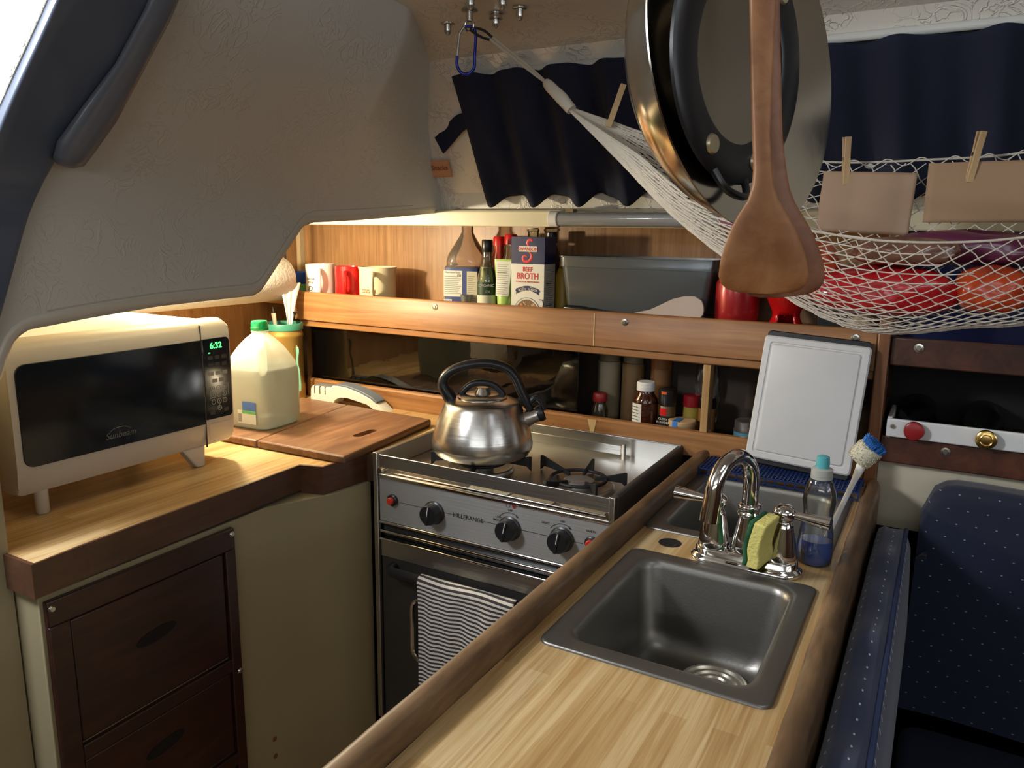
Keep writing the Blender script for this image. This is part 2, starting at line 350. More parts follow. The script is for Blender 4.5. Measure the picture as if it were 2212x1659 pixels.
# cabin top, open over the saloon hatch
mb = MB(); sec = [(-1.7, .50), (0.31, .472), (0.79, .455), (1.2, .44), (1.5, .420), (1.57, .402)]
def strip(pts, x0, x1): mb.prism(pts+[(p[0], p[1]+.03) for p in pts[::-1]], 'x', x0, x1)
strip(sec, -1.32, .11); strip(sec, .59, 2.5); strip(sec[:2], .11, .59); strip(sec[2:], .11, .59)
struct(mb.build('ceiling', VINC, angle=25))
def wall_y(z): return 1.78-.596*(z-.10)
sec = [(1.57, .402), (1.596, .396), (wall_y(.375), .375), (1.78, .10), (1.784, .052)]
mb = MB().prism(sec+[(p[0]+.03, p[1]+.02) for p in sec[::-1]], 'x', -1.30, 2.5)
struct(mb.build('wall_back', VINC, angle=25))
def W(x, t, off=0):      # point on the leaning cabin side, t metres above its lower edge, off metres inboard
    return (x, 1.78-.596*t-.859*off, .10+t-.512*off)
for i, (a, b) in enumerate(((-1.0, -.50), (-.36, .42))):
    mb = MB(); loop = [W(p[0], p[1], .006) for p in rrect(a, .045, b, .262, .05, 8)]
    mb.tube(loop, .009, 8, closed=True)
    o = struct(mb.build('window_%d' % (i+1), mat('window_frame_cream', (.6, .6, .56), .3), angle=60))
    g = MB().prism(rrect(a, .045, b, .262, .05, 8), 'z', 0, .004)
    g.v = [W(v[0], v[1], .002+v[2]) for v in g.v]
    g.build('pane', mat('dark_window_glass', (.02, .025, .03), .05, coat=.5), o)

# the leaning bulkhead liner beside the companionway, cut away over the counter
def px_(y, z):
    a = min(max(z/.45, 0), 1); a = a*a*(3-2*a); b = min(max((1.8-y)/.47, 0), 1); c = min(max((y-1.62)/.17, 0), 1)
    return -1.25+.25*a*b+.012*c*c
def zbot(y):
    P = [(.50, -.30), (.600, -.27), (.626, -.205), (.642, -.176), (.668, -.160), (.774, -.150), (.90, -.141), (1.120, -.136), (1.140, -.128), (1.268, .006), (1.30, .016), (1.45, .024), (1.70, .042), (1.80, .050)]
    for (a, b), (c, d) in zip(P, P[1:]):
        if a <= y <= c: return b+(d-b)*(y-a)/(c-a)
    return P[-1][1]
def yleft(z): return .60+.145*max(0, z-.0) if z > .0 else .60
ys = sorted(set([0.0, 1.0]+[i/64 for i in range(65)]))
def pf(u, v):
    y0 = .60+(1.80-.60)*u; z = zbot(y0)+(.452-zbot(y0))*v
    y = y0 if u > .3 else yleft(z)+(.96-yleft(z))*(u/.3)
    if u <= .3: z = zbot(y)+(.452-zbot(y))*v
    return (px_(y, z), y, z)
mb = MB().grid(pf, 120, 40)
o = mb.build('wall_left', VIN, solid=.028, angle=50); struct(o)
# smooth rolled edge under the liner
edge = []
for i in range(90):
    y = .612+(1.76-.612)*i/89; z = zbot(y); edge.append((px_(y, z)+.004, y, z+.012))
mb = MB().tube(edge, .013, 10, flat=1.0)
struct(mb.build('trim_1', mat('liner_edge_vinyl', (.60, .55, .46), .4), angle=60))
edge = []
for i in range(80):
    y = .70+(1.66-.70)*i/79; z = zbot(y)+.024; edge.append((px_(y, z)+.0135, y, z))
struct(MB().tube(edge, .0016, 6).build('trim_2', mat('liner_seam', (.5, .45, .37), .5)))
# companionway: frame board and grab rail on the liner
DKB = mat('sky_tinted_varnish', (.075, .092, .13), .36, coat=.5, bump=(40, .08))  # blue in the base colour stands in for sky reflected by dark varnish
def band(u, v):
    z = -.20+.65*v; yr = .671+.375*z; yl = min(yleft(z), yr-.05)
    y = yl+(yr-yl)*u; return (px_(y, z)+.026, y, z)
struct(MB().grid(band, 6, 24).build('trim_3', DKB, solid=.02, bevel=.004))
secs = []
for (x, y, z, hw, th) in ((-.985, .80, .440, .020, .026), (-1.02, .787, .36, .020, .026), (-1.055, .775, .295, .019, .024), (-1.11, .762, .225, .020, .024), (-1.16, .742, .16, .027, .03), (-1.19, .722, .115, .027, .034), (-1.20, .715, .094, .022, .032), (-1.205, .712, .088, .013, .02)):
    cx = x+.035
    secs.append([(cx+th*.5*math.cos(2*PI*k/12), y+hw*math.sin(2*PI*k/12), z+.25*hw*math.sin(2*PI*k/12)*-1) for k in range(12)])
o = ring_stack(MB(), secs).build('grab_rail', mat('sky_lit_rail', (.11, .12, .145), .38, coat=.4, bump=(60, .15)), angle=60)  # lighter grey-blue colour stands in for daylight falling on the rail
tag(o, 'companionway grab rail on the liner at the top left, coloured as if sky lit', 'handrail')
# the rest of the hull, aft of and beside the galley
CRM = mat('cream_panel', (.32, .27, .165), .5)
mb = MB().box(-1.47, -.35, -1.42, -1.42, .61, .04)
struct(mb.build('wall_companionway', TEAKD))
mb = MB().box(-1.42, -1.7, -1.42, -1.37, -.35, .5); struct(mb.build('wall_left_forward', CRM))
mb = MB().box(-1.4, -1.75, -1.42, 2.5, -1.7, .08); mb.box(-1.4, -1.75, .36, 2.5, -1.7, .55); mb.box(-1.4, -1.75, .08, -.65, -1.7, .36); mb.box(1.55, -1.75, .08, 2.5, -1.7, .36); mb.box(.40, -1.75, .08, .50, -1.7, .36)
struct(mb.build('wall_front', CRM))
mb = MB().box(2.45, -1.7, -1.42, 2.5, 2.1, .05); mb.box(2.45, -1.7, .40, 2.5, 2.1, .55); mb.box(2.45, -1.7, .05, 2.5, -.85, .40); mb.box(2.45, .85, .05, 2.5, 2.1, .40); struct(mb.build('wall_right', TEAKD))  # window opening made up to hold the added fill lamp
# space under the cockpit: its top, its outboard wood wall and its end
struct(MB().box(-1.99, .56, .060, -1.262, 1.76, .085).build('ceiling_cockpit', GEL))
struct(MB().box(-1.99, .56, -1.42, -1.955, 2.0, .060).build('wall_quarterberth', TEAKV))
struct(MB().box(-1.955, .56, -1.42, -1.262, .615, .060).build('wall_quarterberth_end', CRM))

# joinery on the hull side: upper shelf, cubby, boards
LX, RX = -1.95, -.112
struct(MB().box(LX, 1.965, -.53, RX, 1.985, .055).build('wall_shelf_back', TEAKV))
struct(MB().box(-1.928, 1.945, -.215, -1.912, 1.964, .05).build('trim_4', mat('pale_corner_bead', (.45, .36, .22), .5)))
struct(MB().box(-1.955, 1.79, .05, RX, 1.985, .07).build('ceiling_shelf', GEL))
mb = MB().prism([(1.757, .013), (1.757, .050), (1.764, .056), (1.80, .056), (1.80, .020), (1.775, .013)], 'x', -1.95, 2.4)
struct(mb.build('trim_5', mat('cream_valance', (.66, .60, .42), .4), bevel=.003))
sh = tag(MB().box(LX, 1.782, -.235, RX, 1.964, -.215).build('hull_shelf', TEAKB), 'long teak shelf along the hull carrying mugs and bottles', 'shelf')
fid = tag(MB().prism([(1.760, -.278), (1.760, -.196), (1.764, -.190), (1.776, -.190), (1.780, -.196), (1.780, -.278)], 'x', -1.765, RX-.001).build('shelf_fiddle_board', TEAKB, bevel=.002),
    'wide orange teak board along the front of the mug shelf', 'board')
MB().box(-1.755, 1.768, -.298, RX-.002, 1.781, -.2785).build('lower_lip', TEAKB, fid, bevel=.003)
MB().box(-.7535, 1.7592, -.277, -.7505, 1.7602, -.196).build('filler_mark', mat('pale_filler', (.6, .42, .2), .6), fid)
SCREW = mat('stainless_screw', (.6, .58, .52), .25, 1.0)
for x, z in ((-1.232, -.208), (-.672, -.212), (-.155, -.210)):
    mb = MB().lathe([(.0001, .004), (.0035, .004), (.0045, .0015), (.008, .001), (.009, 0)], 20, M=Matrix.Rotation(R(90), 4, 'X'))
    q = mb.build('screw', SCREW, fid); q.location = (x, 1.7595, z)
low = tag(MB().prism([(1.757, -.521), (1.757, -.466), (1.762, -.460), (1.778, -.460), (1.782, -.466), (1.782, -.521)], 'x', -1.72, RX-.001).build('cubby_fiddle_board', TEAKB, bevel=.002),
    'lower teak board behind the stove, below the dark cubby', 'board')
MB().prism([(-.76, -.4645), (-.735, -.4645), (-.742, -.50), (-.745, -.517), (-.752, -.517), (-.753, -.49)], 'y', 1.7562, 1.7572).build('filler_mark', mat('pale_filler', (.6, .42, .2), .6), low)
struct(MB().box(LX, 1.7825, -.52, RX, 1.964, -.50).build('trim_6', TEAKD))
tag(MB().box(-.474, 1.764, -.46, -.457, 1.80, -.2985).build('cubby_post', PINE, bevel=.001), 'pale narrow wooden post dividing the spice cubby', 'post')
tag(MB().box(-1.75, 1.790, -.4995, -.805, 1.794, -.236).build('sliding_panel', clear('smoked_acrylic', (.22, .22, .20), rough=.03, gloss=.9, dw=.04, diff=(.1, .1, .09)), bevel=.0008),
    'smoked see-through sliding panel behind the kettle, mirroring the counter', 'sliding door')
tag(MB().box(-1.75, 1.797, -.4995, -1.60, 1.80, -.236).build('sliding_panel', clear('smoked_acrylic_thick', (.12, .12, .11), rough=.04, gloss=.9, dw=.04, diff=(.1, .1, .09)), bevel=.0008),
    'second smoked panel overlapping at the far left end of the cubby', 'sliding door')
o = tag(MB().box(RX, 1.752, -1.41, -.088, 1.79, .012).build('bulkhead_post', TEAKP, bevel=.003), 'upright teak post ending the shelf beside the white board', 'post')
struct(MB().box(-2.15, 2.02, -1.44, 2.5, 2.05, .47).build('wall_hull_outer', GELD))
struct(MB().box(-2.15, .5, -1.44, -2.12, 2.02, .10).build('wall_quarterberth_outer', GELD))
struct(MB().box(-.1115, 1.7905, -1.42, -.0872, 1.985, .055).build('wall_shelf_end', TEAKD))
# saloon side beyond the post
struct(MB().box(-.0875, 1.985, -1.42, 2.45, 2.0, .06).build('wall_saloon', mat('cubby_shade_black', (.012, .009, .008), .8)))  # near-black colour stands in for the shade inside the bottle cubby
def saloon_board(z0, z1, lab, screws):
    b = tag(MB().box(-.0870, 1.765, z0, 2.44, 1.785, z1).build('saloon_rail_board', TEAKD, bevel=.003), lab, 'board')
    for x, z in screws:
        mb = MB().lathe([(.0001, .004), (.0045, .004), (.0055, .0015), (.009, .001), (.0095, 0)], 20, M=Matrix.Rotation(R(90), 4, 'X'))
        q = mb.build('screw', SCREW, b); q.location = (x, 1.7645, z)
saloon_board(-.262, -.203, 'dark teak board above the bottle cubby, right of the post', ((-.035, -.222),))
saloon_board(-.470, -.412, 'dark teak board under the white bottle rack', ((.035, -.431),))
struct(MB().box(-.0870, 1.786, -.43, 2.44, 1.984, -.415).build('trim_7', TEAKD))
struct(MB().box(-.0870, 1.786, -.235, 2.44, 1.984, -.225).build('trim_8', TEAKD))
struct(MB().box(-.0870, 1.79, -.62, 2.44, 1.80, -.471).build('trim_9', GEL))
rk = thing('bottle_rack', 'white plastic rack in the dark cubby holding two bottles', 'rack', (0, 0, 0))
q = MB().box(-.078, 1.752, -.411, .60, 1.762, -.372).build('front_bar', WHITEP, rk, bevel=.003); 
MB().box(-.078, 1.7625, -.4115, -.068, 1.90, -.3705).build('side_bar', WHITEP, rk, bevel=.002)
MB().lathe([(.0001, .003), (.004, .003), (.0055, 0)], 16, M=Matrix.Rotation(R(90), 4, 'X'), c=(-.066, 1.7515, -.388)).build('screw', SCREW, rk)
rk.location.z += 0
for x, m_, lab in ((-.026, mat('red_foil', (.33, .02, .02), .35), 'bottle with a round red cap lying in the white rack'), (.101, mat('gold_foil', (.75, .5, .16), .25, 1.0), 'bottle with a gold foil cap lying in the white rack')):
    b = thing('wine_bottle', lab, 'bottle', (x, 1.735, -.390), rot=(R(-90), 0, 0), group='bottles in the white rack')
    MB().lathe([(.0001, -.002), (.015, -.002), (.0185, 0), (.0195, .004), (.018, .012), (.0175, .017)], 28, wob=lambda a, z: .02*math.cos(3*a)).build('cap', m_, b)
    MB().lathe([(.0145, .018), (.0145, .05), (.017, .08), (.036, .13), (.0375, .16), (.0375, .235), (.0001, .235)], 28).build('body', mat('dark_bottle_glass', (.006, .008, .006), .08), b)
    if x > 0: MB().tube([(.011*math.cos(a*PI/8), .011*math.sin(a*PI/8), -.003) for a in range(16)], .0012, 6, closed=True).build('emblem', m_, b)
    for ch in b.children: ch.rotation_euler = (0, 0, 0)

# ================================================================ COUNTERS AND CABINETS
mb = MB(); foot = [(-1.95, .612), (-1.187, .612), (-1.195, .70), (-1.212, 1.205), (-1.160, 1.222), (-1.142, 1.345), (-1.118, 1.36), (-1.118, 1.756), (-1.95, 1.756)]
lc = tag(mb.prism(foot, 'z', -.548, -.515).build('left_countertop', LAM, bevel=.002), 'butcher block patterned worktop under the microwave and cutting boards', 'countertop')
edge = [(-1.30, .606), (-1.183, .606), (-1.190, .70), (-1.207, 1.200), (-1.155, 1.216), (-1.136, 1.343), (-1.118, 1.352)]
mb = MB()
inn = [(-1.30, .6125), (-1.1875, .6125), (-1.1955, .70), (-1.2125, 1.2055), (-1.1605, 1.2225), (-1.1425, 1.3455), (-1.1185, 1.3600)]
for i in range(len(edge)-1):
    a, b, c, d = edge[i], edge[i+1], inn[i+1], inn[i]
    dep = -.572 if i < 3 else -.578
    mb.prism([a, b, c, d], 'z', dep, -.5143)
mb.build('edge_trim', wood('counter_edge_teak', (.055, .024, .014), (.095, .042, .023), (.14, .065, .035), (20, 5, 30), .3, coat=.3), lc, angle=20)
cab = thing('drawer_cabinet', 'cream galley cabinet with dark red wooden drawers below the microwave', 'cabinet')
MB().prism([(-1.30, .618), (-1.2, .618), (-1.203, 1.10), (-1.142, 1.235), (-1.127, 1.345), (-1.30, 1.345)], 'z', -1.415, -.579).build('body', CRM, cab, bevel=.002)
REDW = wood('dark_red_mahogany', (.022, .007, .005), (.036, .011, .008), (.055, .016, .011), (5, 6, 40), .3, coat=.2)
fr = MB()
X0 = -1.2015
fr.box(X0, .625, -.632, X0+.012, .998, -.588); fr.box(X0, .625, -1.25, X0+.012, .660, -.632); fr.box(X0, .974, -1.25, X0+.012, .998, -.632)
for z in (-.865, -1.08): fr.box(X0, .660, z-.028, X0+.012, .974, z)
fr.build('face_frame', REDW, cab, bevel=.002)
for y, z in ((.633, -.601), (.992, -.600), (.992, -.90)):
    MB().lathe([(.0001, .003), (.004, .003), (.006, 0)], 16, M=Matrix.Rotation(R(90), 4, 'Y'), c=(X0+.012, y, z)).build('screw', SCREW, cab)
for i, (z0, z1) in enumerate(((-.863, -.634), (-1.078, -.895), (-1.24, -1.11))):
    dr = MB().box(X0-.002, .662, z0+.002, X0+.006, .972, z1-.002).build('drawer', REDW, cab, bevel=.003)
    zc = (z0+z1)/2+.015+(0.01 if i else 0)
    a = [(.815+.042*math.cos(t*PI/8), zc+.013*math.sin(t*PI/8)+(.042*math.cos(t*PI/8))*.1) for t in range(16)]
    MB().prism(a, 'x', X0+.004, X0+.0068).build('finger_hole', mat('finger_hole_dark', (.004, .002, .002), .8), dr)
for z in (-1.122, -1.165): MB().lathe([(.0001, .002), (.006, .001), (.006, 0)], 14, M=Matrix.Rotation(R(90), 4, 'Y'), c=(-1.203, 1.085, z)).build('rust_spot', mat('rust', (.2, .09, .02), .8), cab)

ISL = tag(MB().box(-.440, .16, -1.415, -.110, 1.75, -.548).build('sink_counter', CRM), 'long sink counter running from the camera to the hull', 'counter')
# hollow for the basins: the carcass is only side panels
bpy.data.objects.remove(ISL)
isl = thing('sink_counter', 'long sink counter with a butcher block patterned top and two grey sinks', 'counter')
mb = MB(); mb.box(-.444, .16, -1.415, -.432, 1.75, -.5465); mb.box(-.112, .16, -1.415, -.100, 1.75, -.5465); mb.box(-.431, .16, -1.415, -.113, .172, -.5465)
mb.build('carcass', GELD, isl)
H1 = (-.397, .826, -.134, 1.150); H2 = (-.416, 1.276, -.132, 1.628)
mb = MB(); z0, z1 = -.546, -.520; X0, X1 = -.431, -.104
mb.box(X0, .16, z0, X1, H1[1], z1); mb.box(X0, H1[1], z0, H1[0], H1[3], z1); mb.box(H1[2], H1[1], z0, X1, H1[3], z1)
mb.box(X0, H1[3], z0, X1, H2[1], z1); mb.box(X0, H2[1], z0, H2[0], H2[3], z1); mb.box(H2[2], H2[1], z0, X1, H2[3], z1); mb.box(X0, H2[3], z0, X1, 1.755, z1)
mb.build('worktop', LAM, isl, smooth=False)
MB().lathe([(.0001, .0012), (.0185, .0012), (.0195, .0004), (.0195, 0)], 32, c=(-.366, 1.218, -.520)).build('hole_plug', BLKR, isl)
def rail(x0, x1, zb, zt, y0, y1, rr):
    m_ = MB(); secs = []
    prof = rrect(x0, zb, x1, zt, rr, 5)
    for i in range(60):
        y = y0+(y1-y0)*i/59; e = min(1, (i+.6)/2, (59-i+.6)/2); e = math.sqrt(max(.05, 1-(1-e)**2)) if e < 1 else 1
        cx = (x0+x1)/2; w = .0008*math.sin(y*31)+.0005*math.sin(y*77)
        secs.append([(cx+(p[0]-cx)*e+w, y, zt-(zt-p[1])*1-(1-e)*.012+w*.6) for p in prof])
    return ring_stack(m_, secs)
rail(-.4625, -.4315, -.580, -.488, .14, 1.725, .013).build('side_rail', TEAKR, isl, angle=50).name = 'side_rail'
rail(-.1035, -.074, -.60, -.500, .14, 1.735, .0135).build('side_rail', TEAKR, isl, angle=50)
def sink(name, label, ox0, oy0, ox1, oy1, lip, zb):
    o = thing(name, label, 'sink')
    mb = MB(); L = []
    def lp(ins, z, rr): L.append([(p[0], p[1], z) for p in rrect(ox0+ins, oy0+ins, ox1-ins, oy1-ins, rr, 6)])
    lp(0, -.5198, .016); lp(.0005, -.5168, .016); lp(.003, -.5160, .015); lp(lip-.006, -.5158, .026); lp(lip-.001, -.5168, .028); lp(lip+.003, -.5215, .030); lp(lip+.005, -.53, .031)
    lp(lip+.014, zb+.035, .036); lp(lip+.018, zb+.015, .04); lp(lip+.028, zb+.004, .04); lp(lip+.045, zb, .035)
    ring_stack(mb, L, close=False); n = len(L[0]); mb.f.append(tuple(range((len(L)-1)*n, len(L)*n))); mb.m.append(0)
    mb.build('basin', SINKM, o, angle=70); return o
s1 = sink('sink', 'near square grey steel sink with a ribbed disc on its bottom', -.412, .812, -.119, 1.163, .028, -.662)
s2 = sink('sink', 'far grey steel sink behind the faucet, partly under the blue rack', -.431, 1.262, -.117, 1.642, .028, -.675)
prof = [(.0001, .004), (.020, .004), (.022, .0065), (.025, .0065), (.027, .004), (.032, .004), (.034, .0075), (.037, .0075), (.039, .005), (.043, .005), (.045, .009), (.048, .010), (.0505, .008), (.0515, .003), (.0515, 0)]
tag(MB().lathe(prof, 48, c=(-.238, 1.052, -.661)).build('drain_cover', mat('pale_tin', (.72, .68, .58), .28, 1.0)), 'ribbed pale metal disc lying on the bottom of the near sink', 'drain cover')

# ---------------- faucet
fa = thing('faucet', 'chrome gooseneck faucet with two lever handles between the sinks', 'faucet', (-.235, 1.197, -.520))
def stad(hx, hy, n=10):
    return [(hx-hy+hy*math.cos(R(-90+180*i/n)), hy*math.sin(R(-90+180*i/n))) for i in range(n+1)]+[(-hx+hy+hy*math.cos(R(90+180*i/n)), hy*math.sin(R(90+180*i/n))) for i in range(n+1)]
L = []
for hx, hy, z in ((.0875, .033, 0), (.0885, .034, .003), (.0875, .033, .007), (.083, .029, .010), (.081, .027, .013), (.080, .026, .020), (.077, .0235, .023), (.0, .0001, .0235)):
    L.append([(p[0], p[1], z) for p in stad(max(hx, .0002), hy)])
ring_stack(MB(), L, close=False).build('base_plate', CHROME, fa, angle=50)
bell = [(.025, .0232), (.0255, .028), (.0245, .034), (.0225, .046), (.019, .062), (.0165, .074), (.0155, .080)]
coll = [(.0155, .080), (.018, .082), (.0195, .085), (.018, .088), (.0165, .091), (.0165, .094), (.0185, .096), (.018, .0995), (.0145, .102)]
for k, x in enumerate((-.052, .054)):
    hb = MB().lathe(bell+[(.013, .084), (.011, .087)], 28, c=(x, 0, 0)).build('handle', CHROME, fa, angle=60)
    hub = [(.011, .087), (.015, .089), (.018, .094), (.0185, .099), (.016, .105), (.010, .110), (.0001, .112)]
    MB().lathe(hub, 28, c=(x, 0, 0)).build('hub', CHROME, hb, angle=60)
    s_ = -1 if k == 0 else 1
    pts = [(x+s_*t, -.004*s_*0-.10*t*(1 if k else .1), .098+(-.002 if k else .0)*t*10+(.004 if k == 0 else -.002)*t*10) for t in (0, .012, .024, .036, .050, .062, .068, .070)]
    MB().tube(pts, [.006, .0055, .0065, .008, .0095, .0105, .011, .006], 16).build('lever', CHROME, hb, angle=60)
MB().lathe(bell+coll, 28, c=(0, .004, 0)).build('spout_base', CHROME, fa, angle=60)
pts = [(0, .004, .098), (.0, .004, .135)]; 
for i in range(1, 14):
    a = PI*i/13; pts.append((-.036*(1-math.cos(a))*.5, .004-.092*(1-math.cos(a))*.5, .135+.052*math.sin(a)))
pts += [(-.038, -.091, .112), (-.039, -.093, .096)]
rad = [.0125]*len(pts); rad[-3:] = [.0135, .0145, .0148]
MB().tube(pts, rad, 24).build('spout', CHROME, fa, angle=60)
sp = thing('sponge', 'yellow and green sponge wedged against the faucet', 'sponge', (-.211, 1.158, -.4955), rot=(R(6), R(4), R(-14)))
YEL = mat('yellow_sponge', (.74, .66, .20), .95, bump=(220, 1.0)); GRN = mat('green_scourer', (.03, .13, .06), 1, bump=(600, .8))
def sponge_part(x0, x1, nm, m_):
    L = []
    for (t, z) in ((0, 0), (.002, .012), (-.001, .030), (.001, .048), (.004, .062), (.007, .078)):
        L.append([(p[0]+t, p[1], z) for p in ((x0, -.024), (x1, -.024), (x1, .024), (x0, .024))])
    ring_stack(MB(), L).build(nm, m_, sp, bevel=.0025)
sponge_part(-.013, -.0055, 'scourer', GRN); sponge_part(-.0052, .014, 'foam', YEL)
# ---------------- dish soap bottle and dish brush
so = thing('dish_soap_bottle', 'clear soap bottle with blue liquid and a teal cap beside the faucet', 'bottle', (-.140, 1.262, -.5195))
CLR = clear('clear_bottle_plastic', (.86, .88, .86), rough=.05, gloss=1.0, dw=.10, diff=(.7, .72, .7))
prof = [(.0235, 0), (.026, .004), (.0262, .030), (.0245, .055), (.0215, .075), (.0215, .085), (.0245, .105), (.0225, .122), (.017, .138), (.0145, .142)]
MB().lathe(prof, 28, sx=1.05, sy=.85).build('body', CLR, so, angle=60)
MB().lathe([(.0001, .0015), (.0222, .0015), (.0245, .005), (.0248, .028), (.0236, .040), (.0001, .0402)], 28, sx=1.05, sy=.85).build('liquid', mat('blue_detergent', (.005, .10, .62), .1, coat=.5, emit=None), so, angle=60)
MB().lathe([(.0145, .1425), (.0165, .1425), (.0165, .147), (.0155, .1475), (.0165, .148), (.0165, .158), (.014, .160)], 28).build('collar', mat('cloudy_collar', (.42, .42, .38), .3), so, angle=40)
MB().lathe([(.010, .1602), (.0105, .170), (.0095, .178), (.006, .180), (.0001, .180)], 24).build('cap', mat('teal_cap', (.10, .42, .45), .25, coat=.4), so, angle=40)
br = thing('dish_brush', 'white handled dish brush with cream and blue bristles standing in the far sink', 'brush', (-.135, 1.302, -.510))
P0 = Vector((0, 0, 0)); dr_ = Vector((.052, .004, .165)); pts = [P0+dr_*t for t in (0, .2, .5, .75, .9, 1.0)]
MB().tube(pts, [.0045, .005, .0042, .0046, .0075, .009], 14, flat=.8).build('handle', mat('white_brush_plastic', (.80, .78, .75), .3), br)
ax = Vector((.62, .0, .78)).normalized(); M_ = Matrix.Translation(dr_+Vector((.0, 0, .008))) @ ax.to_track_quat('Z', 'Y').to_matrix().to_4x4()
rnd = random.Random(3); mb = MB(); mbl = MB()
for i in range(700):
    a = rnd.uniform(0, 2*PI); z = rnd.uniform(-.017, .012)
    k = rnd.uniform(.0185, .0215); p = M_ @ Vector((.006*math.cos(a), .006*math.sin(a), z)); q = M_ @ Vector((k*math.cos(a), k*math.sin(a), z+rnd.uniform(-.002, .002)))
    mb.tube([p, q], [.0009, .0007], 4)
for i in range(330):
    a = rnd.uniform(0, 2*PI); rr = .019*math.sqrt(rnd.random()); p = M_ @ Vector((rr*.8*math.cos(a), rr*.8*math.sin(a), .004)); q = M_ @ Vector((rr*1.08*math.cos(a), rr*1.08*math.sin(a), rnd.uniform(.020, .025)))
    mbl.tube([p, q], [.0009, .0007], 4)
mb.lathe([(.0001, -.018), (.016, -.018), (.0195, -.012), (.0195, .008), (.017, .013), (.0001, .013)], 24, M=M_, wob=lambda a, z: .04*math.sin(9*a+z*900))
o = mb.build('bristles', mat('cream_bristle', (.60, .56, .42), .9), br); o = mbl.build('blue_bristles', mat('blue_bristle', (.03, .16, .50), .6), br); o['label'] = 'blue bristles on the tip'
# ---------------- blue rack, white board
BLUE = mat('navy_rack_plastic', (.010, .030, .13), .4)
mb = MB(); x0, x1, y0, y1 = -.428, -.108, 1.612, 1.712; zt = -.4995
for i in range(9): y = y0+(y1-y0)*i/8; mb.box(x0, y-.0012, zt-.003, x1, y+.0012, zt)
for i in range(41): x = x0+(x1-x0)*i/40; mb.box(x-.0011, y0, zt-.002, x+.0011, y1, zt+.001)
for i in range(17):
    x = x0+(x1-x0)*i/16
    for y in (y0, y1): mb.box(x-.0015, y-.0015, -.5155, x+.0015, y+.0015, zt)
mb.box(x0, y0-.0015, -.5157, x1, y0+.0015, -.5135)
tag(mb.build('sink_rack', BLUE, smooth=False), 'dark blue plastic grid rack behind the far sink', 'rack')
cb = thing('white_cutting_board', 'white plastic cutting board leaning upright against the teak boards', 'cutting board', (-.2405, 1.685, -.4965), rot=(R(-11.5), R(2.6), R(-2)))
def slab(x0, z0, x1, z1, rr, yf, yb, nm, m_, ins=.0, bv=.002):
    return MB().prism(rrect(x0, z0, x1, z1, rr, 5), 'y', yf, yb).build(nm, m_, cb, bevel=bv)
WB = mat('white_board_plastic', (.60, .60, .60), .38)
L = []
for ins, y, rr in ((0, 0, .008), (0, -.008, .008), (.003, -.011, .007), (.013, -.0115, .006), (.0145, -.0095, .006), (.0165, -.0095, .006), (.019, -.0125, .006), (.021, -.013, .005)):
    L.append([(p[0], y, p[1]) for p in rrect(-.108+ins, .012+ins, .108-ins, .282-ins, rr, 5)])
ring_stack(MB(), L).build('panel', WB, cb, angle=25)
slab(-.106, .0, .106, .294, .01, .001, .012, 'black_backing', BLK)

def based(t, x, y, z):
    """put the thing's Empty at its base without moving its parts"""
    off = Vector((x, y, z+H))-t.location; t.location = (x, y, z+H)
    for ch in t.children: ch.location = ch.location-off
    return t
def box3(name, m_, par, c, s, bv=.0008, rot=None):
    o = MB().box(-s[0]/2, -s[1]/2, -s[2]/2, s[0]/2, s[1]/2, s[2]/2).build(name, m_, par, bevel=bv); o.location = c
    if rot: o.rotation_euler = rot
    return o
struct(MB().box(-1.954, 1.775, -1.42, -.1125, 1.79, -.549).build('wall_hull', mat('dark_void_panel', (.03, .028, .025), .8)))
# ================================================================ STOVE
struct(MB().box(LX+.001, 1.950, -.4995, RX-.001, 1.962, -.2355).build('wall_cubby_shade', mat('cubby_shade_brown', (.045, .03, .02), .7)))  # added dark panel, its colour stands in for shade deep in the cubby
st = thing('stove', 'stainless marine stove with oven between the two counters', 'stove')
X0, X1, YF, YB = -1.100, -.512, 1.335, 1.757
OV = mat('oven_dark_steel', (.10, .095, .09), .38, .8, bump=(200, .05))
MB().box(X0+.016, YF+.03, -1.20, X1-.012, YB-.01, -.555).build('body', OV, st, bevel=.003)
mb = MB(); mb.box(X0+.008, YF+.006, -.552, X1-.006, YB-.004, -.545)
mb.build('hob', STEEL, st, bevel=.001)
mb = MB(); mb.box(X0, YF-.004, -.556, X0+.006, YB, -.500); mb.box(X0, YB-.006, -.556, X1, YB, -.497)
mb.box(X0-.0005, YF-.004, -.5015, X0+.010, YB, -.4985); mb.box(X0, YB-.010, -.4985, X1, YB+.001, -.4955)
mb.build('hob_rim', STEEL, st, bevel=.001)
MB().prism(rrect(X1-.012, -.562, X1+.004, -.4985, .006), 'y', YF+.004, YB+.002).build('side_rim', mat('dark_side_rim', (.05, .048, .046), .45), st)
MB().box(X0+.012, YF-.007, -.5325, X1-.004, YF-.003, -.5025).build('guard_rail', STEEL, st, bevel=.0012)
for x, z in ((X0+.0, -1.17), (X1-.008, -.665)):
    MB().box(x-.002, YF-.012, z, x+.010, YF-.0005, -.4985).build('corner_post', STEEL, st, bevel=.0015)
for x in (X0+.016, X1-.010):
    MB().tube([(x, YF-.011, -.540), (x, YF+.02, -.540)], .0065, 16).build('pivot', CHROME, st)
mb = MB(); mb.box(-1.06, 1.719, -.535, -.652, 1.722, -.511); mb.build('back_rail', STEEL, st, bevel=.001)
for x in (-1.062, -.645): MB().tube([(x, 1.7205, -.5445), (x, 1.7205, -.5065)], .0055, 14).build('rail_post', CHROME, st)
MB().prism(rrect(YF-.012, -.5585, YF+.008, -.5455, .006), 'x', X0+.014, X1-.004).build('front_trim', CHROME, st)
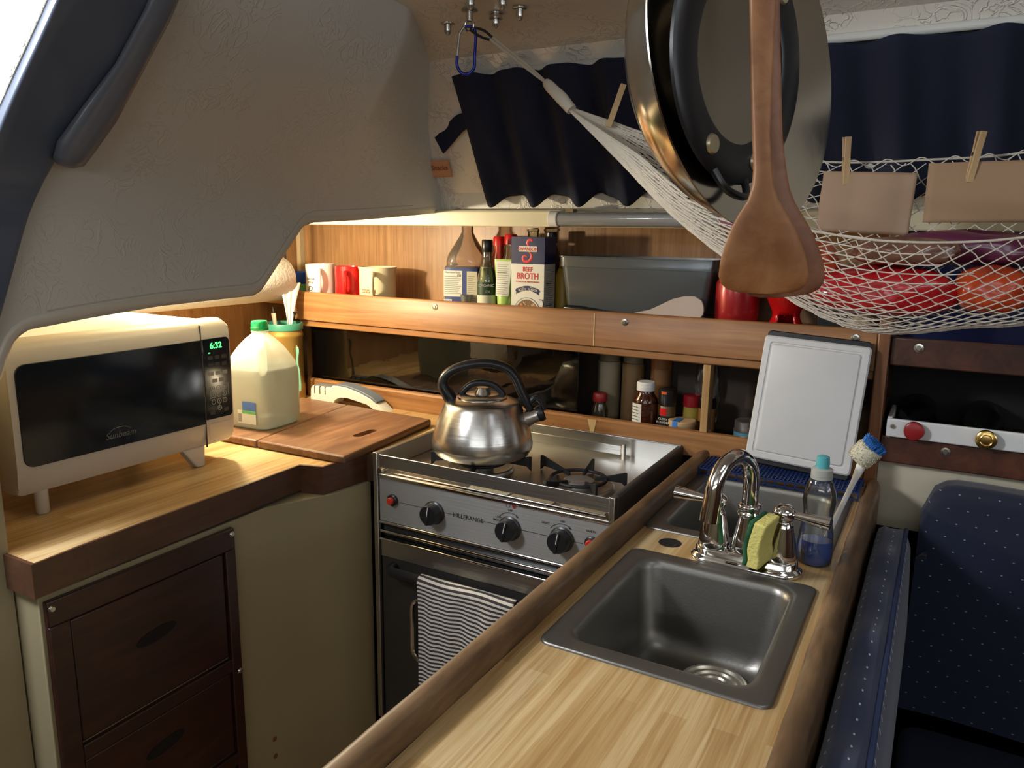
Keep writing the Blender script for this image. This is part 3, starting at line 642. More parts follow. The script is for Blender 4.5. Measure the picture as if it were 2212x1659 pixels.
LBL = mat('paper_sticker', (.62, .60, .46), .6)
for x, lab in ((-.805, LBL), (-.700, mat('faded_sticker', (.42, .38, .30), .6)), (-.585, mat('faded_sticker', (.42, .38, .30), .6))):
    q = MB().box(x-.052, YF+.009, -.5448, x+.046, YF+.030, -.5443).build('sticker', lab, st)
    if lab is LBL:
        l_ = MB()
        for i in range(4): l_.box(x-.046, YF+.0115+i*.0042, -.5443, x+.04-.008*(i % 2), YF+.0123+i*.0042, -.5441)
        l_.build('print', mat('grey_print', (.25, .24, .2), .7), q, smooth=False)
# tilted control panel
PNL = MB().box(X0+.012, -.003, -.052, X1-.004, .003, .052).build('control_panel', STEELX, st, bevel=.0012); PNL.location = (0, YF-.004, -.6085+H-H)
PY = YF-.0073
INK = mat('black_ink', (.015, .015, .015), .6)
mb = MB()
for a, b in ((-1.03, -.965), (-.91, -.884), (-.808, -.772), (-.716, -.648), (-.595, -.575)): mb.box(a, PY-.0004, -.6077, b, PY, -.6067)
mb.build('printed_line', INK, st, smooth=False)
text('brand_lettering', 'HILLERANGE', .0135, INK, st, (-.846, PY-.0003, -.6075), (R(90), 0, 0), bold=.0001)
for x, z, b in ((-.742, -.570, 'OFF'), (-.770, -.590, 'LOW'), (-.776, -.597, 'HIGH'), (-.621, -.570, 'OFF'), (-.659, -.580, 'LIGHT'), (-.559, -.578, 'SAFETY')):
    text('small_print', b, .0062, INK, st, (x, PY-.0003, z), (R(90), 0, 0))
for x in (-.742, -.621):
    mb = MB(); mb.tube([(x+.033*math.cos(R(a)), PY-.0003, -.608+.033*math.sin(R(a))) for a in range(60, 146, 6)], .0006, 5)
    p = (x+.0165, PY-.0003, -.608+.0286); mb.prism([(p[0]+.005, p[2]-.004), (p[0]-.002, p[2]+.003), (p[0]-.0025, p[2]-.0025)], 'y', PY-.0006, PY-.0001)
    mb.build('printed_arrow', INK, st, smooth=False)
DR = mat('dark_red_ink', (.25, .02, .02), .5)
MB().lathe([(.0001, 0), (.0045, 0), (.0045, -.0004)], 16, M=Matrix.Rotation(R(90), 4, 'X'), c=(-.733, PY-.0001, -.560)).build('burner_mark', DR, st)
MB().box(-.6255, PY-.0004, -.5595, -.6165, PY, -.5505).build('grill_mark', DR, st)
MB().tube([(-.7475+.0042*math.cos(a*PI/8), PY-.0003, -.560+.0042*math.sin(a*PI/8)) for a in range(16)], .0005, 4, closed=True).build('burner_mark', INK, st)
Yk = lambda x, z: Matrix.Translation((x, YF-.008, z)) @ Matrix.Rotation(R(90), 4, 'X')
for x, z, tilt in ((-.934, -.612, 8), (-.742, -.609, 12), (-.621, -.607, 10)):
    k = MB().lathe([(.0265, 0), (.0265, .004), (.0235, .006), (.0225, .024), (.021, .027), (.0001, .0275)], 36, M=Yk(x, z)).build('knob', BLK, st, angle=45)
    q = MB().box(-.0035, -.0295, -.022, .0035, -.026, .0225).build('grip', BLK, k, bevel=.001); q.location = (x, YF-.008, z); q.rotation_euler = (0, R(tilt), 0)
    q = MB().box(-.0007, -.0302, -.001, .0007, -.0294, .0205).build('pointer', mat('white_pointer', (.6, .6, .58), .5), k); q.location = (x, YF-.008, z); q.rotation_euler = (0, R(tilt), 0)
for x, z in ((-1.048, -.604), (-.556, -.600)):
    k = MB().lathe([(.0135, 0), (.0135, .006), (.011, .008), (.0001, .008)], 24, M=Yk(x, z)).build('igniter', BLK, st, angle=45)
    MB().lathe([(.0085, .008), (.0085, .014), (.007, .016), (.0001, .016)], 20, M=Yk(x, z)).build('button', mat('red_button', (.45, .03, .02), .35), k, angle=45)
# trims under the panel, door
MB().prism(rrect(YF-.010, -.667, YF+.02, -.661, .0025), 'x', X0+.012, X1-.004).build('trim_bar', CHROME, st)
MB().box(X0+.014, YF+.004, -.700, X1-.006, YF+.03, -.668).build('vent_gap', BLK, st)
MB().prism(rrect(YF-.008, -.690, YF+.01, -.683, .0025), 'x', X0+.012, X1-.004).build('trim_bar', CHROME, st)
door = MB().box(X0+.012, YF-.004, -1.17, X1-.006, YF+.028, -.706).build('oven_door', OV, st, bevel=.004)
MB().box(X0+.014, YF-.007, -.748, X1-.008, YF-.0045, -.708).build('door_top_strip', STEEL, door, bevel=.001)
MB().prism(rrect(YF-.011, -.7085, YF-.002, -.702, .0028), 'x', X0+.012, X1-.006).build('door_edge', CHROME, door)
MB().tube([(-1.050, YF-.006, -.768), (-1.047, YF-.024, -.768), (-1.035, YF-.034, -.768), (-.60, YF-.034, -.768), (-.565, YF-.034, -.768), (-.553, YF-.024, -.768), (-.550, YF-.006, -.768)], .0115, 16).build('handle', BLK, door)
MB().prism(rrect(-.998, -.988, -.612, -.832, .03, 6), 'y', YF-.0055, YF-.0035).build('window', mat('oven_glass', (.01, .01, .01), .05, coat=.5), door)
MB().tube([(p[0], YF-.0065, p[1]) for p in rrect(-1.0, -.990, -.610, -.830, .032, 6)], .005, 8, closed=True).build('window_frame', CHROME, door)
MB().box(X0-.010, YF+.0, -1.17, X0-.0055, YF+.02, -1.11).build('bracket', BLK, st)
MB().tube([(-1.115, 1.31, -1.245), (-.52, 1.31, -1.245)], .011, 14).build('foot_bar', OV, st)
# burners
IRON = mat('black_cast_iron', (.015, .015, .016), .55, .2, bump=(300, .2))
for (bx, by, fins) in ((-.905, 1.475, ((.12, 20), (.12, 110), (.12, 200), (.12, 290))), (-.652, 1.470, ((.150, 150), (.112, 97), (.105, 28), (.10, 250), (.085, 320)))):
    bt = MB().lathe([(.045, .0005), (.062, .002), (.072, .008), (.076, .0085), (.078, .006), (.079, 0)], 40, c=(bx, by, -.5448)).build('drip_bowl', STEEL, st, angle=60)
    MB().lathe([(.030, 0), (.030, .010), (.033, .012), (.033, .017), (.026, .019), (.0001, .0195)], 32, c=(bx, by, -.5445)).build('burner_cap', mat('grey_burner', (.35, .33, .30), .5, .7), bt, angle=45)
    mb = MB(); mb.tube([(bx+.060*math.cos(a*PI/20), by+.060*math.sin(a*PI/20), -.524) for a in range(40)], .004, 8, closed=True)
    for ln, an in fins:
        c, s_ = math.cos(R(an)), math.sin(R(an)); M_ = Matrix.Translation((bx, by, -.5445)) @ Matrix.Rotation(R(an), 4, 'Z')
        mb.prism([(.035, .016), (.060, .017), (ln-.012, .012), (ln, .0), (ln, .034), (ln-.004, .0345), (.065, .027), (.035, .024)], 'y', -.003, .003, M=M_)
    mb.build('pan_support', IRON, st, bevel=.0008)
based(st, -.806, 1.54, -1.20)
# kettle
ke = thing('kettle', 'round stainless steel whistling kettle with a black arched handle on the left burner', 'kettle', (-.903, 1.478, -.5095), rz=R(27))
KST = mat('kettle_steel', (.62, .60, .56), .24, 1.0, bump=(1, .10), vec=(4, 4, 260), rvar=(.2, .3))
MB().lathe([(.0001, 0), (.096, 0), (.109, .006), (.1165, .018), (.1175, .030), (.1135, .052), (.103, .085), (.090, .116), (.0865, .1225), (.0835, .1255), (.080, .127), (.062, .1345), (.058, .1345), (.0575, .1325), (.0001, .134)], 64).build('body', KST, ke, angle=28)
MB().lathe([(.056, .1330), (.0555, .137), (.045, .142), (.0001, .1445)], 48).build('lid', KST, ke, angle=40)
lid = MB(); pts = spline([(-.050, 0, .139), (-.044, 0, .149), (-.025, 0, .165), (0, 0, .1695), (.025, 0, .164), (.042, 0, .149), (.047, 0, .139)], 5)
lid.tube(pts, .0078, 12, flat=1.0).build('lid_knob', BLK, ke, angle=60)
MB().lathe([(.0001, .144), (.019, .1435), (.020, .146), (.013, .158), (.0001, .159)], 32).build('lid_boss', KST, ke)
pts = spline([(-.072, 0, .126), (-.082, 0, .144), (-.092, 0, .164), (-.083, 0, .186), (-.058, 0, .202), (-.022, 0, .212), (.018, 0, .214), (.055, 0, .203), (.074, 0, .183), (.086, 0, .158), (.098, 0, .132), (.110, 0, .108)], 5)
n = len(pts); rad = [.0135+.005*math.exp(-((i/n-.05)/.13)**2)+.001*math.sin(i) * 0 for i in range(n)]; rad[-4:] = [.0125, .012, .0115, .011]
MB().tube(pts, rad, 16, flat=.82).build('handle', BLK, ke, angle=60)
S0 = Vector((.086, 0, .080)); S1 = Vector((.133, 0, .100))
MB().tube([S0, S0.lerp(S1, .45), S1], [.026, .0185, .0165], 24).build('spout', KST, ke, angle=50)
MB().tube([S1-(S1-S0)*.12, S1+(S1-S0)*.02, S1+(S1-S0)*.16], [.0178, .0192, .018], 24).build('spout_cap', BLK, ke, angle=50)
MB().tube(spline([(.106, 0, .122), (.122, 0, .136), (.136, 0, .128), (.141, 0, .108)], 5), .0075, 10).build('spout_lever', BLK, ke)
# towel over the oven handle
tw = MB(); yh, zh = YF-.034, -.768
def towel(u, v):
    x = -.954+.246*u+.003*math.sin(v*9)*u
    Ls = .012*PI; back = .17; front = .275; s = v*(back+Ls+front)
    wv = .004*math.sin(u*13+s*5)+.002*math.sin(u*31)
    rr = .0145
    if s < back: y, z = yh+rr-.001, zh-(back-s)
    elif s < back+Ls: a = (s-back)/Ls*PI; y, z = yh+rr*math.cos(a), zh+rr*math.sin(a)
    else: q = s-back-Ls; y, z = yh-rr+wv*min(1, q/.05)-.03*q*.0, zh-q-.012*u*0
    return (x, y, z+.004*math.sin(u*7)*(1 if s > back+Ls else 0)*min(1, max(0, (s-back-Ls)/.1)))
tw.grid(towel, 40, 90, uv=lambda u, v: (u, v*.483+.0018*math.sin(u*9+v*5)))
tag(tw.build('dish_towel', striped('striped_towel', (.56, .53, .47), (.035, .028, .03), .0098, duty=.5), solid=.002, angle=80), 'cream and dark striped dish towel hanging over the oven door handle', 'towel')
# ================================================================ MICROWAVE
mw = thing('microwave', 'white countertop microwave with a dark door showing a green 6:32 clock', 'microwave')
MWC = mat('aged_white_plastic', (.62, .58, .50), .30, coat=.3)
FX = -1.372
def mwprof(x, z0, z1): return x
secs = []
for y in (.692, .694, .700, 1.155, 1.160, 1.162):
    e = {.692: .010, .694: .004, .700: 0, 1.155: 0, 1.160: .004, 1.162: .010}[y]
    P = [(FX-.022, -.196-e), (FX-.010, -.201-e), (FX-.003, -.212), (FX, -.232), (FX+.001, -.33), (FX, -.42), (FX-.004, -.455), (FX-.012, -.471+e), (FX-.03, -.474+e)]
    secs.append([(px, y, pz) for px, pz in P]+[(FX-.05, y, -.474+e), (FX-.05, y, -.196-e)])
ring_stack(MB(), secs).build('front_housing', MWC, mw, angle=35)
MB().prism([(FX-.0505, -.470), (FX-.34, -.470), (FX-.34, -.202), (FX-.0505, -.202)], 'y', .696, 1.156).build('case', MWC, mw, bevel=.004)
GLS = mat('microwave_black_glass', (.006, .009, .014), .10, coat=.3)
def fxc(z): return FX+.0012
MB().prism(arc(.722, -.402, .018, 180, 270)+[(1.0855, -.420), (1.0855, -.236)]+arc(.722, -.254, .018, 90, 180), 'x', FX-.002, FX+.0028).build('door_glass', GLS, mw, bevel=.0008)
MB().box(FX-.004, 1.0862, -.472, FX+.0013, 1.0874, -.205).build('door_seam', mat('seam_shadow', (.09, .08, .07), .7), mw)
MB().prism([(1.0885, -.412), (1.150, -.412)]+arc(1.150, -.404, .008, -90, 0)+arc(1.148, -.246, .011, 0, 90)+[(1.0885, -.235)], 'x', FX-.002, FX+.0028).build('control_face', GLS, mw, bevel=.0008)
MB().tube([(FX+.0005, p[0], p[1]) for p in rrect(1.095, -.462, 1.154, -.424, .002, 2)], .0006, 4, closed=True).build('door_button', MWC, mw)
RX_ = (R(90), 0, R(90))
GRNL = mat('green_led', (.02, .3, .05), .5, emit=((.10, 1.0, .22), 2.2))
text('clock_digits', '6:32', .0185, GRNL, mw, (FX+.0034, 1.122, -.2515), RX_, bold=.0004)
MB().box(FX+.003, 1.1015, -.2672, FX+.0033, 1.1065, -.2650).build('indicator', GRNL, mw)
KEY = mat('key_ring_print', (.50, .50, .46), .5); KEYL = mat('key_print', (.34, .34, .31), .5)
for r_, ys_ in ((-.312, (1.106, 1.124, 1.142)), (-.328, (1.1145, 1.1325))):
    for y in ys_:
        kb = MB().prism(rrect(y-.0065, r_-.0042, y+.0065, r_+.0042, .001, 2), 'x', FX+.003, FX+.0034).build('key', KEYL, mw)
for i in range(4):
    for j in range(3):
        if i == 3 and j != 1: continue
        y, z = 1.108+.015*j, -.345-.0148*i
        kb = MB().tube([(FX+.0032, y+.0052*math.cos(a*PI/10), z+.0052*math.sin(a*PI/10)) for a in range(20)], .0006, 5, closed=True).build('key', KEY, mw)
        text('digit', str((3*i+j+1) % 10 if i < 3 else 0), .006, KEY, mw, (FX+.0032, y, z), RX_)
for y, z in ((1.106, -.293), (1.124, -.293), (1.142, -.293), (1.106, -.277), (1.124, -.277), (1.142, -.277), (1.104, -.398), (1.141, -.396)):
    MB().prism(rrect(y-.0065, z-.0042, y+.0065, z+.0042, .001, 2), 'x', FX+.003, FX+.0032).build('key', mat('dim_key', (.045, .045, .045), .5), mw)
MB().tube([(FX+.0032, y, z) for y, z in ((1.102, -.340), (1.1, -.340), (1.1, -.366), (1.102, -.366))], .0005, 4).build('key_bracket', KEY, mw)
MB().tube([(FX+.0032, y, z) for y, z in ((1.147, -.338), (1.149, -.338), (1.149, -.362), (1.147, -.362))], .0005, 4).build('key_bracket', KEY, mw)
text('brand_lettering', 'Sunbeam', .0175, mat('logo_silver', (.20, .20, .19), .35, .5), mw, (FX+.0033, .886, -.397), RX_, shear=.3)
MB().tube([(FX+.0033, .886+.024*math.cos(R(a))*1.0, -.394+.012*math.sin(R(a))) for a in range(20, 161, 10)], .0004, 4).build('logo_arc', mat('logo_silver', (.2, .2, .19), .35, .5), mw)
for x, y, n_ in ((FX-.02, .738, 0), (FX-.02, 1.075, 1), (FX-.28, .75, 0), (FX-.28, 1.10, 1)):
    if n_: MB().prism([(y-.045, -.469), (y+.012, -.469), (y+.010, -.515), (y-.010, -.515)], 'x', x-.012, x+.012).build('foot', MWC, mw, bevel=.003)
    else: MB().lathe([(.0001, -.5148), (.0095, -.5148), (.0115, -.512), (.012, -.469)], 20, c=(x, y, 0)).build('foot', MWC, mw)
based(mw, -1.54, .93, -.515); mw.location.y += .006; mw.location.z += .0004
# ================================================================ BOARDS, JUG, CROCK, SHARPENER, TOWELS
def board(name, label, poly, z0, z1, hole=None, par=None):
    """plank with an optional hand slot: outline strips around the slot"""
    mb = MB(); mb.prism(poly, 'z', z0, z1)
    o = mb.build(name, CUTW, par, bevel=.006, seg=3); tag(o, label, 'cutting board')
    if hole:
        h = MB().prism(hole, 'z', z0-.01, z1+.01).build('slot_cutter', CUTW); h.location.z = H
        o.data.polygons.foreach_set('use_smooth', [False]*len(o.data.polygons)); q = o.modifiers.new('slot', 'BOOLEAN'); q.object = h; q.operation = 'DIFFERENCE'
        dg = bpy.context.evaluated_depsgraph_get(); me = bpy.data.meshes.new_from_object(o.evaluated_get(dg)); o.modifiers.clear(); o.data = me; me.polygons.foreach_set('use_smooth', [False]*len(me.polygons)); bpy.data.objects.remove(h)
    return o
hc = Vector((-1.219, 1.437)); dv = Vector((.0, .075)).normalized(); nv = Vector((-dv.y, dv.x))
slot = [tuple(hc+dv*p[0]+nv*p[1]) for p in stad(.040, .0125)]
board('cutting_board', 'brown wooden cutting board with a hand slot, nearest the stove', [(-1.392, 1.247), (-1.126, 1.255), (-1.165, 1.645), (-1.470, 1.660)], -.5148, -.4955, slot)
board('cutting_board', 'brown wooden cutting board under the water jug', [(-1.585, 1.242), (-1.3935, 1.2465), (-1.4715, 1.660), (-1.655, 1.665)], -.5148, -.4958)
ju = thing('water_jug', 'translucent gallon water jug with a green cap on the cutting board', 'jug', (-1.505, 1.378, -.4955), rz=R(4))
JUG = None
m_, N, L_, B = newmat('milky_jug_plastic'); B.inputs['Base Color'].default_value = (.78, .80, .74, 1); B.inputs['Roughness'].default_value = .35
B.inputs['Subsurface Weight'].default_value = .0; out = N['Material Output']
tl = N.new('ShaderNodeBsdfTranslucent'); tl.inputs[0].default_value = (.85, .88, .80, 1); tp = N.new('ShaderNodeBsdfTransparent')
a_ = N.new('ShaderNodeMixShader'); a_.inputs[0].default_value = .5; L_.new(B.outputs[0], a_.inputs[1]); L_.new(tl.outputs[0], a_.inputs[2])
b_ = N.new('ShaderNodeMixShader'); b_.inputs[0].default_value = .35; L_.new(a_.outputs[0], b_.inputs[1]); L_.new(tp.outputs[0], b_.inputs[2]); L_.new(b_.outputs[0], out.inputs[0]); JUG = m_
def sq(h, z, p=4.0, n=40, cx=0, cy=0):
    o = []
    for i in range(n):
        a = 2*PI*i/n; c, s_ = math.cos(a), math.sin(a); k = h/((abs(c)**p+abs(s_)**p)**(1/p)); o.append((cx+k*c, cy+k*s_, z))
    return o
def jugbody(mb, S_, cx=0):
    L = []
    for h, z, p in S_: L.append(sq(h, z, p, cx=0))
    ring_stack(mb, L, close=False); return mb
JS = [(.050, .0, 4), (.066, .002, 5), (.072, .010, 5), (.0735, .03, 5), (.0740, .13, 5), (.0735, .145, 4.5), (.069, .165, 4), (.060, .185, 3.2), (.048, .205, 2.8), (.034, .222, 2.3), (.0225, .232, 2), (.0195, .236, 2), (.0215, .238, 2), (.0215, .241, 2), (.0185, .242, 2), (.0185, .254, 2)]
jugbody(MB(), JS).build('body', JUG, ju, angle=60)
WJ = [(.0001, .003, 4), (.066, .004, 5), (.0708, .012, 5), (.0722, .03, 5), (.0726, .13, 5), (.0715, .150, 4.5), (.0001, .1505, 4)]
jugbody(MB(), WJ).build('water', clear('jug_water', (.62, .68, .64), rough=.05, gloss=.4, dw=.5, diff=(.80, .85, .78)), ju, angle=60)
MB().tube(spline([(.022, -.022, .226), (.040, -.040, .219), (.055, -.055, .200), (.0590, -.0590, .165), (.052, -.052, .125)], 5), [.0115]*21, 14).build('handle', JUG, ju)
GC = mat('green_cap', (.0, .26, .065), .35, coat=.3)
def ribs(a, z): return .025*(1 if math.sin(36*a) > 0 else 0) if z < .262 else 0
MB().lathe([(.0205, .2425), (.0212, .244), (.0212, .250), (.0205, .2505), (.0205, .262), (.0185, .266), (.0001, .2665)], 72, wob=ribs).build('cap', GC, ju, angle=35)
for nm, mm, y0, y1, z0, z1 in (('label', mat('jug_label_blue', (.05, .14, .48), .5), -.045, -.002, .050, .072), ('label', mat('jug_label_white', (.60, .66, .66), .5), -.045, .014, .016, .0495), ('label', mat('jug_label_green', (.10, .42, .12), .5), -.045, -.001, .042, .0492), ('barcode', mat('barcode_grey', (.12, .12, .12), .6), .001, .0125, .020, .040)):
    q = MB()
    if nm == 'barcode':
        for i in range(9): q.box(-.0012, y0, z0+i*.0024, 0, y1, z0+i*.0024+.0010)
    else: q.box(-.0006 if mm.name != 'jug_label_green' else -.0012, y0, z0, 0, y1, z1)
    o = q.build(nm, mm, ju, smooth=False); o.rotation_euler = (0, 0, R(90)); o.location = (0, -.0750, 0)
ck = thing('utensil_crock', 'tall gold canister with a green rim holding utensils in the corner', 'canister', (-1.745, 1.690, -.5148))
GOLD = mat('gold_lacquer', (.42, .27, .07), .38, .55, bump=(30, .08))
MB().lathe([(.0001, 0), (.058, 0), (.0595, .003), (.0595, .044), (.0575, .047), (.0565, .050), (.0565, .19), (.0585, .194), (.0585, .202), (.0565, .206), (.0565, .214), (.0545, .214), (.0545, .06), (.0001, .06)], 48).build('body', GOLD, ck, angle=40)
MB().lathe([(.0555, .2145), (.0588, .2145), (.0593, .230), (.0575, .2345), (.0535, .2345), (.0525, .2145)], 48, ring=True).build('rim', mat('green_rim', (.04, .20, .14), .35), ck, angle=40)
MB().tube([(.061, -.012, .165), (.067, -.014, .172), (.069, -.015, .162)], .0018, 6).build('hook', GOLD, ck)
MB().tube(spline([(.070, -.016, .168), (.073, -.018, .150), (.071, -.019, .12), (.078, -.02, .09), (.080, -.02, .05), (.0785, -.02, .035)], 4), [.004, .0055, .0065, .0065, .006, .005, .0045, .0045, .0045, .0045, .005, .005, .005, .005, .005, .0055, .0055, .0055, .006, .0055, .004], 8, flat=.4).build('latch', mat('mint_plastic', (.14, .36, .28), .4), ck)
MB().tube([(.0785, -.02, .037), (.072, -.02, .020), (.063, -.012, .014)], .0018, 6).build('hook', GOLD, ck)
for nm, lab, pts, rr, m__ in (('slotted_turner', 'black kitchen tool standing in the gold canister', [(.022, .01, -.15), (.026, .012, .01), (.028, .012, .035)], [.004, .005, .022], BLK), ('ladle', 'dark metal ladle standing in the gold canister', [(-.02, .0, -.15), (-.026, -.01, .02), (-.03, -.012, .045)], [.004, .004, .006], mat('dark_metal', (.1, .1, .1), .3, .9)), ('pastry_brush', 'tool with a pale handle standing in the gold canister', [(-.002, -.025, -.15), (-.004, -.028, .0), (-.006, -.030, .03)], [.004, .007, .009], mat('pale_handle', (.30, .27, .20), .5))):
    t = thing(nm, lab, 'utensil', (-1.745, 1.690, -.2795), group=None); MB().tube(pts, rr, 12, flat=.6 if nm != 'slotted_turner' else .25).build('handle', m__, t)
# paper towel roll slung lengthwise under the cockpit
rl = thing('paper_towel_roll', 'white paper towel roll hanging in the lit corner behind the liner', 'paper towel', (-1.775, 1.45, -.150))
PT = mat('paper_towel', (.62, .61, .57), .95, bump=(120, .8), vec=(1, 1, 1))
My = Matrix.Rotation(R(90), 4, 'X')
MB().lathe([(.020, -.27), (.063, -.27), (.066, -.266), (.066, .266), (.063, .27), (.020, .27)], 48, M=My).build('roll', PT, rl, angle=50)
MB().lathe([(.021, -.268), (.021, .268)], 24, M=My).build('core', mat('cardboard', (.4, .28, .16), .8), rl)
mb = MB()
def tail(u, v):
    w = .026*(1-v)**1.3+.008; a = (u-.5)*2
    return (.052+.012*v+w*a*.35+.0015*math.sin(u*17), .255-.10*v*0+a*w-.02*v+.0015*math.cos(u*21), -.012-.125*v+.002*math.sin(u*9))
mb.grid(tail, 24, 14).build('loose_sheet', PT, rl, solid=.0012, angle=80)
MB().tube([(0, -.30, .0), (0, .29, .0), (0, .29, .20)], .005, 8).build('holder', BLK, rl)
# sharpener
ks = thing('knife_sharpener', 'cream knife sharpener with three slots and a grey arched handle', 'knife sharpener', (-1.500, 1.712, -.515), rz=R(2))
CR2 = mat('sharpener_white', (.66, .66, .60), .35)
P = [(-.142, .002), (-.140, .046), (-.134, .053), (-.128, .055), (-.066, .055), (-.052, .062), (-.030, .066), (.0, .063), (.040, .050), (.080, .026), (.108, 0), (.140, 0), (.140, .004)]
P = [(-.142, .002), (-.139, .044), (-.131, .053), (-.062, .053), (-.054, .060), (-.038, .063), (0, .061), (.045, .051), (.085, .037), (.112, .020), (.138, -.0), (.110, .0), (.102, .004), (.075, .017), (.04, .026), (0, .032), (-.03, .030), (-.048, .018), (-.056, .002)]
secs = []
for y, e in ((-.022, .0025), (-.019, 0), (.019, 0), (.022, .0025)):
    cx, cz = -.03, .03
    secs.append([(x-(e if x > cx else -e), y, z-(e if z > .02 else -e*.2)) for x, z in P])
ring_stack(MB(), secs).build('body', CR2, ks, angle=40)
G = [(-.050, .0615), (-.036, .0665), (0, .0655), (.048, .0555), (.088, .0415), (.108, .0285), (.103, .022), (.080, .034), (.045, .046), (0, .0545), (-.036, .0555)]
MB().prism(G, 'y', -.0205, .0205).build('grip', mat('slate_grip', (.12, .14, .18), .5), ks, bevel=.002)
for x in (-.122, -.102, -.082): MB().box(x-.0015, -.0225, .030, x+.0015, .0225, .0538).build('slot', mat('slot_dark', (.03, .03, .03), .6), ks)
MB().box(-.128, -.016, .0532, -.066, .016, .0556).build('slot_plate', mat('grey_plate', (.18, .18, .18), .4), ks, bevel=.0005)
MB().box(-.141, -.0215, -.0, -.058, .0215, .0035).build('base_pad', BLKR, ks)
tag(MB().box(-1.9545, 1.435, -.165, -1.945, 1.475, -.100).build('wall_hook_card', mat('mint_card', (.30, .55, .45), .5), bevel=.002), 'mint green card fixed to the wood wall above the microwave', 'card')

# ================================================================ THINGS ON THE UPPER SHELF
ZS = -.2148
def T(name, label, cat, x, y, z=ZS, rz=0, group=None, rot=None): return thing(name, label, cat, (x, y, z), rz, group, rot)
def mug(lab, x, y, rr, h, m_, rz, flare=0.0, hm=1.0):
    t = T('mug', lab, 'mug', x, y, rz=rz, group='coffee mugs on the shelf')
    P = [(.0001, 0), (rr*.90, 0), (rr*.97, .004), (rr, .012), (rr, h-.010), (rr+flare, h-.002), (rr+flare, h), (rr+flare-.003, h), (rr-.004, h-.01), (rr-.004, .006), (.0001, .006)]
    MB().lathe(P, 40).build('body', m_, t, angle=50)
    pts = spline([(rr-.002, 0, h*.80), (rr+.014, 0, h*.83), (rr+.026*hm, 0, h*.66), (rr+.025*hm, 0, h*.42), (rr+.012, 0, h*.22), (rr-.002, 0, h*.20)], 6)
    MB().tube(pts, .0058, 12, flat=1.25).build('handle', m_, t); return t
WM = mat('white_glaze', (.80, .77, .70), .25, coat=.4); RM = mat('red_glaze', (.60, .012, .012), .25, coat=.4); CM_ = mat('cream_glaze', (.70, .62, .40), .3, coat=.3)
m1 = mug('white mug with black lettering, leftmost of the three mugs', -1.727, 1.84, .046, .107, WM, R(-50))
m2 = mug('red mug between the white and the cream mug', -1.622, 1.855, .044, .103, RM, R(-60))
m3 = mug('large cream mug with a brown band, rightmost of the three mugs', -1.498, 1.84, .055, .106, CM_, R(-62), flare=.003, hm=1.15)
def curved_text(name, s, size, m_, par, rr, ang, z):
    """small lettering standing just off a round wall, centred on the angle ang"""
    return text(name, s, size, m_, par, ((rr+.0004)*math.cos(ang), (rr+.0004)*math.sin(ang), z), (R(90), 0, ang+PI/2))
GI = mat('dark_grey_ink', (.06, .06, .06), .6)
for s, sz, z in (('Labour', .011, .063), ('Alloy', .010, .052)): curved_text('lettering', s, sz, GI, m1, .046, R(-88)-m1.rotation_euler.z, z)
curved_text('lettering', 'ID', .022, INK, m1, .046, R(-92)-m1.rotation_euler.z, .032)
bnd = MB().grid(lambda u, v: (.0555*math.cos(R(-108+50*u)-m3.rotation_euler.z), .0555*math.sin(R(-108+50*u)-m3.rotation_euler.z), .030+.011*v), 12, 1).build('band', mat('brown_print', (.20, .09, .03), .6), m3)
curved_text('lettering', 'BREWERS', .0095, CM_, m3, .0560, R(-82)-m3.rotation_euler.z, .0355)
# small blue and green bowl stack at the far left
t = T('bowl', 'small blue bowl on top of a green one left of the white mug', 'bowl', -1.845, 1.86); 
MB().lathe([(.0001, .040), (.030, .040), (.046, .072), (.047, .078), (.044, .078), (.028, .046), (.0001, .046)], 32).build('body', mat('blue_glaze', (.02, .07, .42), .3), t, angle=50)
MB().lathe([(.0001, 0), (.034, 0), (.036, .040), (.033, .0398), (.0001, .0398)], 32).build('green_base', mat('green_glaze', (.12, .40, .16), .4), t)
t = T('shell_trinket', 'small pinkish shell ornament at the left end of the shelf', 'ornament', -1.792, 1.795); 
MB().lathe([(.0001, 0), (.014, .004), (.017, .016), (.010, .030), (.0001, .036)], 24, wob=lambda a, z: .12*math.sin(5*a+z*300)).build('body', mat('shell_pink', (.42, .22, .17), .4), t)
# big empty brown-clear jug with a blue label
t = T('plastic_jug', 'large clear plastic jug with a blue and white nutrition label', 'jug', -1.195, 1.868, rz=R(12))
CJ = clear('tinted_jug_plastic', (.86, .74, .62), rough=.12, gloss=.8, dw=.30, diff=(.74, .60, .48))
L = [sq(h, z, p, 40) for h, z, p in ((.048, 0, 6), (.054, .004, 6), (.054, .115, 6), (.052, .118, 5), (.052, .124, 4), (.054, .130, 3.4), (.050, .150, 3), (.038, .172, 2.6), (.022, .200, 2.2), (.0165, .212, 2), (.0165, .24, 2))]
ring_stack(MB(), L).build('body', CJ, t, angle=60)
BLB = mat('label_navy', (.03, .05, .18), .5); WLB = mat('label_white', (.66, .66, .60), .55)
mb = MB(); 
ring_stack(mb, [sq(.0547, .002, 6), sq(.0547, .114, 6)], close=False); mb.build('label', BLB, t, angle=30)
def panel(par, nm, m_, x0, z0, x1, z1, y, th=.0004): return MB().box(x0, y-th, z0, x1, y, z1).build(nm, m_, par, smooth=False)
panel(t, 'nutrition_panel', WLB, -.050, .034, .005, .106, -.0549)
panel(t, 'side_panel', mat('label_cream', (.50, .46, .34), .6), .019, .0, .050, .105, -.0549)
panel(t, 'barcode_panel', WLB, -.050, .002, -.026, .026, -.0549)
